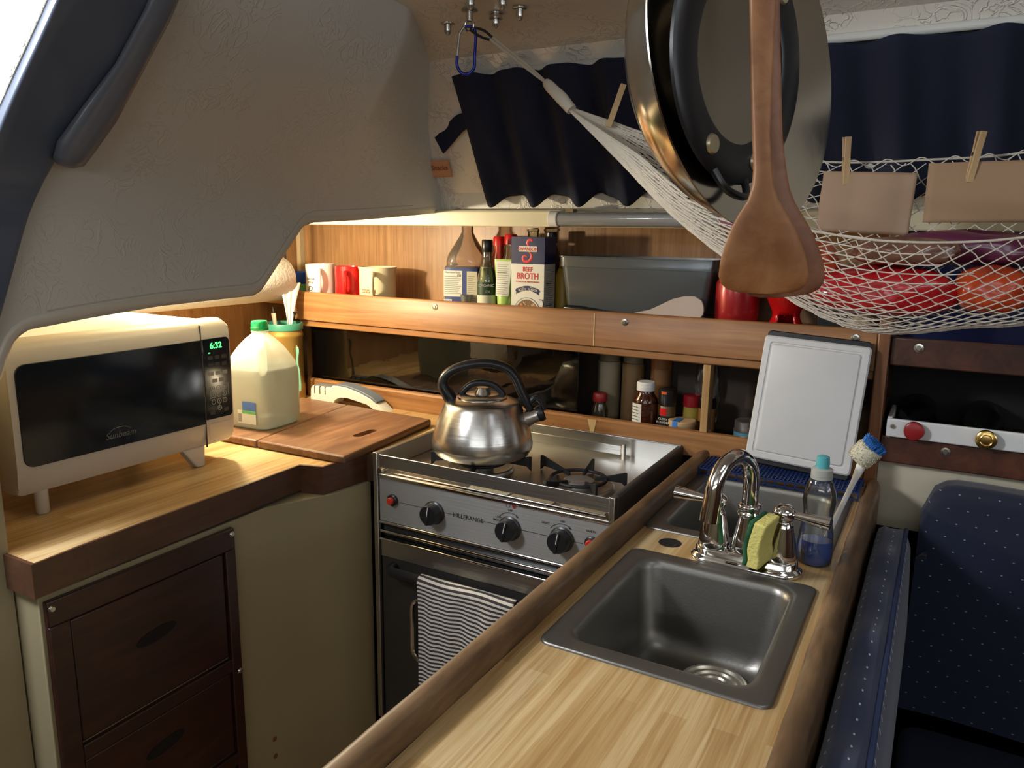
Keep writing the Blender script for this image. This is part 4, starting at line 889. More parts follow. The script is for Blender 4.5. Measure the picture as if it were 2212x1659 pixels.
def print_lines(par, x0, x1, zs, y, m_=GI, nm='small_print', h=.0009, jag=1):
    mb = MB()
    for i, z in enumerate(zs): mb.box(x0, y-.0002, z, x1-(.006*((i*7) % 4)*.5*jag), y, z+h)
    return mb.build(nm, m_, par, smooth=False)
print_lines(t, -.047, .002, [.042+.0052*i for i in range(10)], -.0554); print_lines(t, .022, .046, [.008+.0055*i for i in range(16)], -.0554)
text('lettering', 'Nutrition Facts', .0075, GI, t, (-.0225, -.0554, .101), (R(90), 0, 0)); text('lettering', '120', .0085, GI, t, (-.004, -.0554, .0925), (R(90), 0, 0), bold=.0002)
print_lines(t, -.048, -.028, [.005+.0035*i for i in range(6)], -.0554, BLB, 'barcode', .0016, 0)
# olive oil style bottle with black cap, red capped bottle behind, small cup, green tube
def bottle(name, lab, x, y, prof, m_, cap, capm, rz=0, z=ZS, group=None, seg=32):
    t = T(name, lab, 'bottle', x, y, z, rz, group); MB().lathe(prof, seg).build('body', m_, t, angle=60)
    MB().lathe(cap, seg, wob=None).build('cap', capm, t, angle=35); return t
GLC = clear('clear_glass', (.80, .82, .70), rough=.03, gloss=1.0, dw=.10, diff=(.5, .5, .4))
t = bottle('oil_bottle', 'slim glass oil bottle with a black cap and dark green label', -1.096, 1.812, [(.0001, 0), (.024, 0), (.026, .004), (.026, .085), (.022, .108), (.0145, .128), (.0125, .150), (.0125, .168)], GLC, [(.0135, .160), (.0145, .162), (.0145, .190), (.0125, .193), (.0001, .193)], BLK)
MB().open_lathe([(.0263, .045), (.0263, .080)], 32).build('label', mat('dark_green_label', (.02, .045, .02), .5), t)
MB().open_lathe([(.0263, .006), (.0263, .0445)], 32).build('lower_label', mat('label_pale', (.60, .60, .46), .5), t)
MB().tube([(.0, 0, .01), (0, 0, .12)], .018, 20).build('oil', mat('pale_oil', (.30, .32, .16), .2), t)
curved_text('lettering', 'ORGANIC', .0095, WLB, t, .0264, R(-62), .071); curved_text('lettering', 'OIL', .010, WLB, t, .0264, R(-50), .054)
bottle('sauce_bottle', 'dark red sauce bottle with a red cap hidden behind the oil bottle', -1.112, 1.905, [(.0001, 0), (.026, 0), (.026, .12), (.016, .16), (.014, .18)], mat('chili_sauce', (.42, .04, .015), .25, coat=.4), [(.0175, .176), (.0175, .197), (.0155, .201), (.0001, .201)], REDP)
bottle('red_cap_bottle', 'clear slender bottle with a bright red screw cap behind the green tube', -1.063, 1.885, [(.0001, 0), (.026, 0), (.026, .13), (.0175, .155), (.0165, .18)], GLC, [(.0180, .181), (.0180, .205), (.0165, .208), (.0001, .208)], REDP)
t = T('measuring_cup', 'tiny translucent cup standing in front of the blue labelled jug', 'cup', -1.153, 1.797)
MB().lathe([(.0001, 0), (.0115, 0), (.0155, .040), (.017, .041), (.017, .043), (.0145, .043), (.0105, .002), (.0001, .002)], 28).build('body', clear('cloudy_cup', (.7, .7, .66), rough=.2, gloss=.5, dw=.5, diff=(.5, .5, .47)), t)
t = T('squeeze_tube', 'bright green squeeze tube with a white label standing on its cap', 'tube', -1.038, 1.808, rz=R(4))
L = []
for z, a, b in ((.020, .019, .017), (.040, .0205, .016), (.085, .0255, .009), (.125, .0295, .003), (.136, .030, .0012), (.142, .030, .0012)):
    L.append([(a*math.cos(2*PI*k/24), b*math.sin(2*PI*k/24), z) for k in range(24)])
ring_stack(MB(), L).build('body', mat('lime_tube', (.36, .55, .10), .35), t, angle=60)
MB().lathe([(.0001, 0), (.016, 0), (.017, .002), (.017, .0195), (.0001, .0195)], 28).build('cap', WHITEP, t)
q = MB().grid(lambda u, v: ((-.019+.038*u)*(1+.25*v), -.0175+.0155*v-.0012+.004*(2*u-1)**2*(1-v), .045+.092*v), 8, 8).build('label', WLB, t)
mb = MB()
for i in range(15):
    v = .06+.9*i/15; y = -.0175+.0155*v-.0018; mb.box(-.015*(1+.25*v), y-.0002, .045+.092*v, (.014-.003*((i*5) % 3))*(1+.25*v), y, .0457+.092*v+(.001 if i in (5, 10) else 0))
mb.build('small_print', GI, t, smooth=False)
# broth carton
ct = T('broth_carton', 'blue and white beef broth carton with a red S and a bowl picture', 'carton', -.9635, 1.832)
CW, CD, CH = .0495, .032, .2025
MB().box(-CW, -CD, 0, CW, CD, CH-.0005).build('body', mat('carton_white', (.72, .72, .68), .35, coat=.3), ct, bevel=.0012)
NB = mat('carton_navy', (.02, .028, .10), .3, coat=.4); RB = mat('carton_red', (.62, .03, .03), .4)
YF_ = -CD-.0003
ring = MB(); ring.box(-CW-.0004, -CD-.0004, .132, CW+.0004, CD+.0004, CH); ring.build('navy_top', NB, ct, bevel=.0008)
YN = -CD-.0006
FR = (R(90), 0, 0)
MB().prism(rrect(-.027, .164, .027, .178, .002, 3), 'y', YN-.0004, YN).build('name_plate', WLB, ct, smooth=False)
text('brand_lettering', 'SWANSON', .0125, RB, ct, (0, YN-.0008, .1708), FR, bold=.0001, sx=.93)
spn = spline([(.012, 0, .190), (.009, 0, .1945), (.002, 0, .193), (-.002, 0, .186), (.002, 0, .178)], 6); spn2 = spline([(.003, 0, .164), (.010, 0, .157), (.010, 0, .147), (.001, 0, .139), (-.011, 0, .140), (-.0145, 0, .149), (-.008, 0, .1535), (-.002, 0, .150)], 6)
mb = MB()
for S__ in (spn, spn2):
    n = len(S__); mb.tube([(p[0], YN-.0002, p[2]) for p in S__], [.0011+.0026*math.sin(PI*min(1, (i+1)/n*1.0))**.8 for i in range(n)], 8, flat=1)
for i, v in enumerate(mb.v): mb.v[i] = (v[0], YN-.0002+(v[1]-YN)*.12, v[2])
mb.build('letter_s', RB, ct)
text('lettering', 'BEEF', .0165, RB, ct, (.0, YN, .118), FR, bold=.0002, sx=.9); text('lettering', 'BROTH', .0225, RB, ct, (.0, YN, .100), FR, bold=.0003, sx=.88)
text('lettering', "AMERICA'S #1 BROTH BRAND", .0052, RB, ct, (0, YN, .0855), FR)
rb = [(-.036, .062), (-.033, .0675)]+[(-.030+.060*i/12, .068+.0075*math.sin(PI*i/12)) for i in range(13)]+[(.033, .0675), (.038, .062), (.034, .059), (.035, .052)]+[(.030-.060*i/12, .055+.0085*math.sin(PI*i/12)) for i in range(13)]+[(-.034, .052), (-.0335, .059)]
MB().prism(rb, 'y', YN-.0003, YN).build('ribbon', NB, ct, smooth=False)
text('lettering', 'BODY', .0085, WLB, ct, (-.015, YN-.0005, .0645), (R(90), R(-6), 0), bold=.0001); text('lettering', 'FLAVOR', .0078, WLB, ct, (.0165, YN-.0005, .0645), (R(90), R(6), 0), bold=.0001)
text('lettering', 'FULL', .0048, WLB, ct, (-.014, YN-.0005, .0712), FR); text('lettering', 'RICH', .0048, WLB, ct, (.014, YN-.0005, .0712), FR)
bl = MB().prism([(.041*math.cos(R(a)), .0-.002+.046*math.sin(R(a))) for a in range(3, 178, 7)], 'y', YN-.0003, YN).build('bowl_picture', mat('bowl_white_print', (.62, .62, .58), .4), ct, smooth=False)
MB().tube([(.041*math.cos(R(a)), YN-.0003, -.002+.046*math.sin(R(a))) for a in range(3, 178, 7)], .0006, 4).build('bowl_outline', GI, bl)
MB().prism([(.036*math.cos(R(a)), .0-.002+.041*math.sin(R(a))) for a in range(3, 178, 7)], 'y', YN-.0006, YN-.0003).build('stew_picture', mat('stew_brown', (.16, .08, .04), .5, vary=.6), bl, smooth=False)
rnd = random.Random(9); STW = [mat('carrot_print', (.60, .20, .05), .5), mat('meat_print', (.22, .08, .05), .5), mat('potato_print', (.55, .42, .22), .5)]
mb = MB()
for i in range(46):
    a = rnd.uniform(.1, PI-.1); rr = math.sqrt(rnd.random())*.032; x, z = rr*math.cos(a), .003+rr*math.sin(a)*.95; s_ = rnd.uniform(.002, .0048); k = rnd.uniform(0, PI)
    mb.prism([(x+s_*math.cos(k+q*PI/2+.3*(q % 2))*(1 if q % 2 else .6), max(.001, z+s_*math.sin(k+q*PI/2))) for q in range(4)], 'y', YN-.0009-.00001*i, YN-.0006, mi=i % 3)
mb.build('stew_pieces', STW, bl, smooth=False)
MB().tube([(.036, YN-.0004, .040), (.046, YN-.0004, .040), (.049, YN-.0004, .030), (.047, YN-.0004, .02)], .0014, 6).build('bowl_handle', INK, bl)
mb = MB(); 
for i in range(22):
    z = .008+.0052*i; mb.box(CW+.0001, -.022, z, CW+.0005, .022-.006*((i*3) % 4), z+(.0022 if i in (3, 14) else .0009))
mb.build('side_print', GI, ct, smooth=False)
bottle('glass_bottle', 'glass bottle whose bare neck shows behind the broth carton', -1.015, 1.925, [(.0001, 0), (.03, 0), (.03, .15), (.0165, .185), (.0155, .215), (.0175, .216), (.0175, .222)], GLC, [(.0001, .2222), (.0150, .2222), (.0150, .226), (.0001, .226)], mat('pale_cork', (.5, .45, .35), .6))
bottle('dark_bottle', 'bottle with a black cap peeking above the right side of the broth carton', -.953, 1.915, [(.0001, 0), (.026, 0), (.026, .15), (.015, .18)], mat('brown_glass', (.08, .04, .015), .12), [(.0165, .186), (.0165, .213), (.0145, .2155), (.0001, .2155)], BLK)
bottle('mustard_bottle', 'yellow bottle squeezed between the broth carton and the clear bin', -.905, 1.895, [(.0001, 0), (.022, 0), (.022, .10), (.014, .12)], mat('yellow_plastic', (.45, .28, .03), .4), [(.012, .1205), (.012, .140), (.006, .15), (.0001, .15)], mat('amber_cap', (.30, .12, .02), .4))
# clear bin with things in front
bn = T('storage_bin', 'long clear plastic storage bin with a lip on the shelf', 'bin', -.678, 1.880)
BIN = clear('clear_bin_plastic', (.62, .66, .68), rough=.15, gloss=.7, dw=.36, diff=(.50, .54, .56))
L = []
for h, hx, z, rr in ((.055, .176, 0, .015), (.058, .180, .004, .015), (.068, .197, .128, .018), (.0715, .2005, .129, .018), (.0715, .2015, .153, .018), (.0735, .204, .154, .018), (.0735, .204, .156, .018), (.069, .199, .156, .018), (.065, .194, .128, .017), (.056, .178, .007, .013)):
    L.append([(p[0], p[1], z) for p in rrect(-hx, -h, hx, h, rr, 5)])
ring_stack(MB(), L).build('body', BIN, bn, angle=45)
cl = thing('folded_cloth', 'dark blue cloth lying inside the clear bin', 'cloth', (-.668, 1.885, ZS+.0075))
MB().grid(lambda u, v: (-.16+.32*u, -.048+.096*v, .03+.09*max(0, u-.15)**1.2*(1-.3*math.sin(v*3))+.004*math.sin(u*22+v*7)), 30, 10).build('body', mat('slate_blue_cloth', (.05, .08, .13), .9), cl, solid=.003, angle=80)
rs = thing('rice_paddle', 'pale pinkish rice paddle leaning against the clear bin', 'spoon', (-.64, 1.7925, -.196), rot=(R(-4), R(-10.5), 0))
out_ = []
for x, h in ((-.105, .003), (-.06, .0065), (-.02, .0085), (.02, .011), (.05, .020), (.08, .0295), (.11, .0325), (.135, .029), (.150, .017), (.153, .006)): out_.append((x, h))
MB().prism([(x, h) for x, h in out_]+[(x, -h) for x, h in out_[::-1]], 'y', -.0025, .0025).build('body', mat('pinkish_plastic', (.50, .40, .34), .45), rs, bevel=.0015)
kn = thing('box_knife', 'black utility handle with a blue ring lying in front of the clear bin', 'knife', (-.755, 1.7915, -.2045), rot=(0, R(4), 0))
MB().tube([(-.098, 0, .002), (-.092, 0, .008), (-.05, 0, .0095), (0, 0, .0085), (.012, 0, .008)], [.005, .0088, .0095, .0088, .008], 14, flat=1).build('handle', BLK, kn)
MB().tube([(.0125, 0, .008), (.017, 0, .008)], .0088, 14).build('ring', mat('blue_ring', (.02, .07, .35), .4), kn)
MB().tube([(.0175, 0, .008), (.06, 0, .007), (.095, 0, .0035), (.110, 0, .0)], [.008, .0085, .006, .001], 14, flat=.8).build('tip', BLK, kn)
# red canister, dripper, dark box, bag
rd = T('red_flask', 'red metal flask with a silver neck behind the wooden spatulas', 'flask', -.425, 1.842)
RMET = mat('red_metal_paint', (.36, .012, .014), .32, .2, coat=.4)
MB().lathe([(.0001, 0), (.049, 0), (.0505, .003), (.0505, .100), (.0485, .108), (.042, .115), (.0001, .115)], 48).build('body', RMET, rd, angle=40)
MB().lathe([(.034, .1153), (.0345, .128), (.033, .130), (.0001, .130)], 40).build('neck', mat('silver_neck', (.55, .55, .50), .3, .9), rd)
dp = T('pour_over_dripper', 'glossy red pour over dripper with a round window hole in its foot', 'coffee dripper', -.312, 1.835)
RG = mat('glossy_red_ceramic', (.48, .008, .008), .12, coat=.6)
MB().lathe([(.020, .012), (.060, .010), (.064, .013), (.064, .015), (.058, .0175), (.026, .018), (.022, .018)], 48).build('saucer', RG, dp, angle=60)
m_ = MB(); segs = 48; P = [(.036, .0178), (.033, .022), (.0295, .030), (.028, .040), (.031, .050), (.038, .064), (.050, .090), (.054, .098)]
vs = []
for i in range(segs):
    a = 2*PI*i/segs
    for rr, z in P: vs.append((rr*math.cos(a), rr*math.sin(a), z))
fs = []
for i in range(segs):
    a = (i+.5)/segs*360-360 if (i+.5)/segs*360 > 180 else (i+.5)/segs*360
    for k in range(len(P)-1):
        if -112 < a < -48 and 0 <= k <= 2: continue
        j = (i+1) % segs; n_ = len(P); fs.append((i*n_+k, j*n_+k, j*n_+k+1, i*n_+k+1))
m_.add(vs, fs); m_.build('cone', RG, dp, solid=.004, angle=80)
MB().lathe([(.0001, 0), (.026, 0), (.026, .0115), (.0001, .0118)], 32).build('inner_ring', RG, dp)
t = T('coffee_package', 'black package with a thin white edge right of the red dripper', 'package', -.202, 1.86)
MB().box(-.040, -.045, 0, .022, .035, .095).build('body', BLK, t, bevel=.004); MB().box(.0222, -.0455, 0, .0238, -.044, .093).build('white_edge', WHITEP, t)
def crumple(name, lab, cat, m_, c, s, seed, par=None, p=3.0, amp=.10, z=None, group=None, top=0):
    rn = random.Random(seed); ph = [rn.uniform(0, 6) for _ in range(8)]
    t = thing(name, lab, cat, c, group=group) if lab else None
    L = []; nz = 14; n = 36
    for i in range(nz+1):
        q = -1+2*i/nz; k = (1-abs(q)**2.6)**(1/2.6) if abs(q) < 1 else .02; k = max(k, .02); ring_ = []
        for j in range(n):
            a = 2*PI*j/n; cc, ss = math.cos(a), math.sin(a); r0 = k/((abs(cc)**p+abs(ss)**p)**(1/p))
            w = 1+amp*(math.sin(3*a+ph[0]+q*3)+.7*math.sin(7*a+ph[1]-q*5)+.5*math.sin(13*a+ph[2]+q*11)+.35*math.sin(21*a+ph[3]-9*q))*.5
            ring_.append((s[0]*r0*w*cc, s[1]*r0*w*ss, s[2]*(q+1)*(1+.06*math.sin(2*a+ph[4])*(1 if q > 0 else 0))))
        L.append(ring_)
    o = ring_stack(MB(), L).build('body', m_, t, angle=50); return t
KR = mat('kraft_paper', (.36, .235, .15), .75, bump=(18, .6)); KR2 = mat('kraft_paper_plain', (.33, .205, .115), .75, bump=(10, .25))
crumple('paper_pouch', 'crumpled pale brown pouch at the right end of the mug shelf', 'bag', mat('pale_kraft', (.42, .32, .20), .7, bump=(30, .8)), (-.157, 1.865, ZS), (.032, .05, .026), 5)
# ================================================================ THINGS IN THE CUBBY
ZC = -.4995
def jar(name, lab, x, y, prof, m_, cap, capm, rz=0): return bottle(name, lab, x, y, prof, m_, cap, capm, rz, z=ZC)
jar('spice_jar', 'small clear jar with a red lid, leftmost in the open cubby', -.762, 1.838, [(.0001, 0), (.020, 0), (.0225, .003), (.0225, .045), (.0165, .060), (.0165, .066)], GLC, [(.0185, .066), (.0195, .068), (.0185, .086), (.0165, .089), (.0001, .089)], mat('dull_red_cap', (.30, .02, .02), .4))
t = jar('honey_bottle', 'brown honey bottle with a white cap and a small white label', -.634, 1.830, [(.0001, 0), (.029, 0), (.032, .004), (.032, .080), (.030, .092), (.0215, .103), (.0205, .110)], clear('amber_honey', (.38, .14, .05), rough=.05, gloss=1, dw=.5, diff=(.20, .055, .02)), [(.0215, .1105), (.0235, .112), (.0235, .130), (.021, .1335), (.0001, .1335)], WHITEP)
MB().grid(lambda u, v: (.0325*math.cos(R(-150+62*u)), .0325*math.sin(R(-150+62*u)), .030+.050*v), 8, 1).build('label', WLB, t)
for i in range(5): curved_text('small_print', 'nutrition facts', .0042, GI, t, .0327, R(-120), .040+.008*i)
t = jar('pepper_grinder', 'black topped seasoning jar with an orange spot and a red label', -.578, 1.835, [(.0001, 0), (.020, 0), (.0215, .003), (.0215, .078), (.0195, .080)], mat('curry_powder', (.10, .06, .02), .4), [(.022, .0795), (.023, .081), (.0225, .118), (.020, .1205), (.0001, .1205)], BLK)
MB().open_lathe([(.0218, .008), (.0218, .054)], 32).build('label', BLK, t); MB().grid(lambda u, v: (.0222*math.cos(R(-125+50*u)), .0222*math.sin(R(-125+50*u)), .055+.018*v), 8, 1).build('red_label', REDP, t)
curved_text('lettering', 'CURRY', .0075, WLB, t, .022, R(-98), .046); curved_text('lettering', 'POWDER', .0085, WLB, t, .022, R(-96), .037)
MB().grid(lambda u, v: (.0232*math.cos(R(-115+35*u)), .0232*math.sin(R(-115+35*u)), .109+.007*v), 6, 1).build('orange_spot', mat('orange_plastic', (.60, .10, .02), .4), t)
jar('spice_jar', 'squat jar with a dark red lid behind the blue taped can', -.526, 1.872, [(.0001, 0), (.022, 0), (.022, .075)], mat('yellow_label_jar', (.35, .27, .04), .5), [(.0235, .0755), (.024, .077), (.0235, .102), (.021, .1045), (.0001, .1045)], mat('deep_red_cap', (.28, .008, .015), .4))
t = jar('spice_jar', 'clear jar with a black lid beside the pale cubby post', -.487, 1.870, [(.0001, 0), (.020, 0), (.021, .003), (.021, .076)], mat('orange_label_jar', (.38, .16, .05), .5), [(.0215, .0765), (.0215, .100), (.0195, .103), (.0001, .103)], BLK)
curved_text('lettering', 'black', .007, INK, t, .0212, R(-100), .035)
t = jar('paper_canister', 'round can with brown lid and blue tape across it', -.533, 1.819, [(.0001, 0), (.031, 0), (.032, .002), (.032, .038)], mat('tan_can', (.50, .36, .22), .5), [(.0335, .0385), (.034, .040), (.034, .048), (.032, .050), (.0001, .050)], mat('tan_lid', (.55, .38, .20), .5))
BT_ = mat('blue_tape', (.03, .17, .52), .5); MB().grid(lambda u, v: ((.0345)*math.cos(R(-118+24*u)), .0345*math.sin(R(-118+24*u)), .008+.0425*v), 6, 1).build('tape', BT_, t)
MB().box(-.0160, -.0305, .0504, .000, .010, .0509).build('tape_top', BT_, t)
for z in (.020, .028): MB().open_lathe([(.0323, z), (.0323, z+.003)], 32).build('stripe', WLB, t)
t = jar('small_tin', 'round tin with a steel lid and a blue body right of the cubby post', -.378, 1.832, [(.0001, 0), (.030, 0), (.031, .002), (.031, .040)], mat('sky_blue_tin', (.10, .33, .42), .4), [(.0325, .0405), (.0325, .0425), (.030, .044), (.030, .064), (.028, .066), (.0001, .066)], mat('tin_steel', (.55, .53, .48), .3, .9))
jar('tall_jar', 'tall dim jar with pale contents at the back of the cubby', -.765, 1.905, [(.0001, 0), (.030, 0), (.031, .003), (.031, .165)], mat('pale_grain', (.30, .25, .16), .5, coat=.4), [(.028, .1655), (.028, .185), (.0001, .188)], mat('dim_lid', (.22, .17, .10), .5))
jar('tall_jar', 'tall dim jar with brown contents behind the honey bottle', -.698, 1.905, [(.0001, 0), (.028, 0), (.029, .003), (.029, .165)], mat('brown_grain', (.20, .12, .05), .5, coat=.4), [(.026, .1655), (.026, .183), (.0001, .186)], mat('dim_lid', (.22, .17, .10), .5))
jar('tall_jar', 'tall jar with an orange top behind the seasoning jar', -.628, 1.925, [(.0001, 0), (.026, 0), (.027, .003), (.027, .155)], mat('amber_jar', (.24, .12, .05), .3, coat=.4), [(.0275, .1555), (.028, .18), (.022, .186), (.0001, .187)], mat('orange_lid', (.30, .12, .035), .4))
crumple('plastic_bag', 'crinkled clear plastic bag in the cubby beside the pale post', 'bag', clear('clear_bag', (.75, .75, .75), rough=.15, gloss=1, dw=.22, diff=(.4, .4, .4)), (-.505, 1.93, ZC+.0005), (.028, .025, .098), 8, amp=.2)
# ================================================================ TUBE LIGHT, CURTAINS, NOTE
tl_ = thing('tube_light', 'slim unlit tube light under the curtain, with a white end cap', 'light', (-.64, 1.742, .032))
TUB = clear('tube_cover', (.85, .87, .9), rough=.08, gloss=1, dw=.6, diff=(.8, .82, .85))
MB().box(-.212, .004, -.012, .212, .0145, .016).build('tray', WHITEP, tl_, bevel=.002)
MB().tube([(-.205, -.006, .001), (.205, -.006, .001)], .0085, 16).build('tube', mat('frosted_tube', (.78, .78, .76), .3), tl_)
MB().prism(arc(0, 0, .0175, 95, 265, 14)[::1]+[(.004, -.0175), (.004, .0175)], 'x', -.206, .206).build('cover', TUB, tl_, angle=50)
for s_ in (-1, 1):
    MB().prism(arc(0, 0, .0195, 95, 265, 14)+[(.008, -.0195), (.008, .0195)], 'x', s_*.2065, s_*.232).build('end_cap', WHITEP, tl_, bevel=.002)
MB().box(-.185, -.012, .0165, -.165, .010, .024).build('clip', mat('brown_clip', (.2, .14, .06), .5), tl_)
def curtain(name, lab, xa, xb, t0, t1, waves, amp, seed, skew=0, strap=False, tl=0, tr=0):
    rn = random.Random(seed); ph = rn.uniform(0, 1)
    def fn(u, v):
        e = v
        wv = math.sin(2*PI*(u*waves+ph)+.5*math.sin(3*v+seed)); wv2 = .35*math.sin(2*PI*(u*waves*1.9+ph*2)+v*2)
        a = amp*(.75+.35*(1-v))
        t = t0+(t1-t0)*v+(tl+(tr-tl)*u)*v+.010*(wv+wv2)*(v-.5)*(1.5 if v > .5 else 1.2)
        return W(xa+(xb-xa)*u+skew*(1-v), t, .030+a*(wv+wv2))
    return tag(MB().grid(fn, 150, 24).build(name, NAVY, solid=.0025, angle=80), lab, 'curtain')
c1 = curtain('curtain', 'dark navy pleated curtain left of the hanging pan, with a loose strap', -1.066, -.43, -.004, .272, 5.3, .016, 2)
SP_ = spline([(-1.040, 1.650, .266), (-1.085, 1.668, .262), (-1.130, 1.685, .243), (-1.172, 1.695, .214)], 5)
def strapf(u, v):
    p = SP_[min(15, int(round(u*15)))]; w = .017+.003*u; return (p[0]+(v-.5)*w*1.3, p[1]-.004*math.sin(u*6), p[2]-(v-.5)*w*2.0)
MB().grid(strapf, 15, 3).build('strap', NAVY, c1, solid=.003).location = (0, 0, 0)
c2 = curtain('curtain', 'dark navy pleated curtain right of the hanging pan, above the hammock', -.352, .52, -.002, .262, 5.6, .015, 5, tl=.0, tr=.0)
nt = thing('sticky_note', 'small orange sticky note on the crinkled wall, left of the curtain', 'note', (-1.197, 1.7475, .1425), rot=(R(30.8), 0, R(2)))
MB().grid(lambda u, v: (-.034+.068*u, -.004*(1-v)**2-.001, .046*v), 8, 6).build('paper', mat('orange_note', (.62, .30, .15), .8), nt, solid=.0004)
text('handwriting', 'Snacks', .019, mat('brown_ink', (.25, .08, .05), .7), nt, (0, -.0055, .025), (R(90), 0, 0), shear=.3)
# ================================================================ CEILING BOLTS, CARABINER
for i, (x, y, k) in enumerate(((-.966, 1.432, 0), (-.838, 1.412, 1), (-.777, 1.400, 0), (-.772, 1.325, 0), (-.826, 1.300, 0))):
    zz = .4255-.0 if y > 1.38 else .4275
    bo = thing('ceiling_bolt', ['steel bolt and washer in the ceiling, nearest the liner', 'stacked steel nut in the ceiling right of the carabiner hook', 'rightmost steel bolt in the ceiling cluster', 'steel bolt at the top edge of the ceiling cluster, right one', 'steel bolt at the top edge of the ceiling cluster, left one'][i], 'bolt', (x, y, zz), group='bolts in the ceiling')
    MB().lathe([(.0001, 0), (.0145, 0), (.0145, -.002), (.012, -.003), (.0001, -.003)][::-1], 28).build('washer', SCREW, bo)
    if k: MB().lathe([(.0001, -.0032), (.012, -.0032), (.0135, -.008), (.0135, -.011), (.0001, -.011)][::-1], 24).build('lock_washer', SCREW, bo)
    MB().lathe([(.0075, -.0115 if k else -.0032), (.0075, -.014-.004*k), (.0062, -.020-.004*k), (.003, -.0235-.004*k), (.0001, -.024-.004*k)], 6 if 0 else 20).build('acorn_nut', SCREW, bo)
hk = thing('eye_hook', 'steel eye hook in the ceiling holding the blue carabiner', 'hook', (-.876, 1.375, .4285))
MB().lathe([(.0001, 0), (.016, 0), (.0165, -.003), (.0001, -.004)][::-1], 28).build('plate', SCREW, hk)
MB().tube([(0, 0, -.004), (0, 0, -.022)], .006, 16).build('shank', SCREW, hk)
MB().tube([(.010*math.cos(a*PI/12), .0, -.030+.011*math.sin(a*PI/12)) for a in range(24)], .0024, 8, closed=True).build('eye', SCREW, hk)
cr_ = thing('carabiner', 'blue aluminium carabiner hanging from the ceiling hook', 'carabiner', (-.878, 1.372, .392), rot=(0, R(3), R(25)))
BLA = mat('blue_anodized', (.012, .02, .22), .25, .6)
pts = spline([(-.006, 0, .004), (.010, 0, .003), (.0165, 0, -.012), (.0165, 0, -.050), (.0165, 0, -.072), (.006, 0, -.084), (-.008, 0, -.083), (-.0175, 0, -.070), (-.0185, 0, -.052)], 6)
MB().tube(pts, .0030, 10).build('frame', BLA, cr_); MB().tube(spline([(-.0185, 0, -.051), (-.017, 0, -.02), (-.0155, 0, -.008), (-.007, 0, .004)], 6), .0026, 10).build('gate', mat('silver_gate', (.6, .58, .55), .25, 1.0), cr_)
# ================================================================ HAMMOCK NET
CORD = mat('cream_cord', (.66, .60, .50), .9, bump=(900, .4)); ROPE = mat('pale_rope', (.55, .50, .40), .9, bump=(600, .6))
SEC = [[(-0.673, 1.42, 0.238), (-0.668, 1.41, 0.231), (-0.664, 1.41, 0.227)], [(-0.523, 1.45, 0.185), (-0.519, 1.37, 0.143), (-0.567, 1.4, 0.144)], [(-0.391, 1.49, 0.154), (-0.378, 1.34, 0.052), (-0.442, 1.42, 0.03)],
 [(-0.207, 1.52, 0.13), (-0.188, 1.32, 0.007), (-0.292, 1.42, -0.074)], [(-0.053, 1.52, 0.129), (-0.057, 1.3, -0.007), (-0.126, 1.42, -0.147)], [(0.086, 1.52, 0.136), (0.087, 1.3, 0.002), (0.023, 1.42, -0.135)], [(0.246, 1.5, 0.167), (0.228, 1.3, 0.041), (0.185, 1.42, -0.082)],
 [(0.50, 1.44, 0.27), (0.49, 1.38, 0.24), (0.48, 1.41, 0.21)], [(.60, 1.42, .325), (.60, 1.41, .32), (.60, 1.415, .316)]]
sp_ = [spline([s[k] for s in SEC], 12) for k in range(3)]; NS = len(sp_[0])-1
def NET(u, v):
    f_ = min(max(u, 0), 1)*NS; i = min(int(f_), NS-1); t = f_-i
    A = sp_[0][i].lerp(sp_[0][i+1], t); C_ = sp_[1][i].lerp(sp_[1][i+1], t); B_ = sp_[2][i].lerp(sp_[2][i+1], t)
    Q = B_*2-(A+C_)*.5
    return A*(1-v)**2+Q*2*v*(1-v)+C_*v*v
hm = thing('hammock', 'cream netted gear hammock slung under the ceiling full of red packages', 'hammock')
mb = MB(); K = 1.35; stp = .037; c = -K
nstr = 0
while c < 1:
    for sgn in (1, -1):
        pts = []
        for i in range(150):
            u = .002+.996*i/149; v = c+K*u
            if v < 0 or v > 1: continue
            if sgn < 0: v = 1-v
            p = NET(u, v); w = .0012*math.sin(u*260+c*40); pts.append((p[0]+w, p[1]-.0006*sgn, p[2]+w*.7))
        if len(pts) > 4: mb.tube(pts, .0009, 4, caps=False); nstr += 1
    c += stp
mb.build('netting', CORD, hm, smooth=True)
MB().tube([NET(i/90, .0) for i in range(91)], .0019, 8).build('back_rope', ROPE, hm); MB().tube([NET(i/90, 1.0) for i in range(91)], .0019, 8).build('front_rope', ROPE, hm)
mb = MB()
for v in [i/40 for i in range(41)]:
    q_ = .36+.22*v+.04*math.sin(v*50); mb.tube([NET(.0+q_*i/30, v+.012*math.sin(i*.8+v*40)*(1-i/30)) for i in range(31)], [.0021-.0013*i/30 for i in range(31)], 5)
mb.build('gathered_strands', CORD, hm)
wv = [NET(i/260, 0)+Vector((0, -.002, .006*math.sin(i*.55)-.002)) for i in range(95, 261)]
MB().tube(wv, .0009, 5).build('edge_lacing', CORD, hm)
MB().tube(spline([(-.728, 1.42, .290), (-.712, 1.418, .275), (-.690, 1.415, .256), (-.666, 1.412, .232)], 5), [.0065, .0085, .0095, .0105, .0110, .0112, .0112, .0115, .0118, .012, .0122, .012, .0115, .011, .011, .0105], 14).build('sleeve', CORD, hm)
for k in (-1, 1):
    MB().tube(spline([(-.728, 1.42+.003*k, .289), (-.76, 1.415+.005*k, .314+.002*k), (-.835, 1.39+.004*k, .374+.003*k)], 6), .0026, 8).build('cord', ROPE, hm)
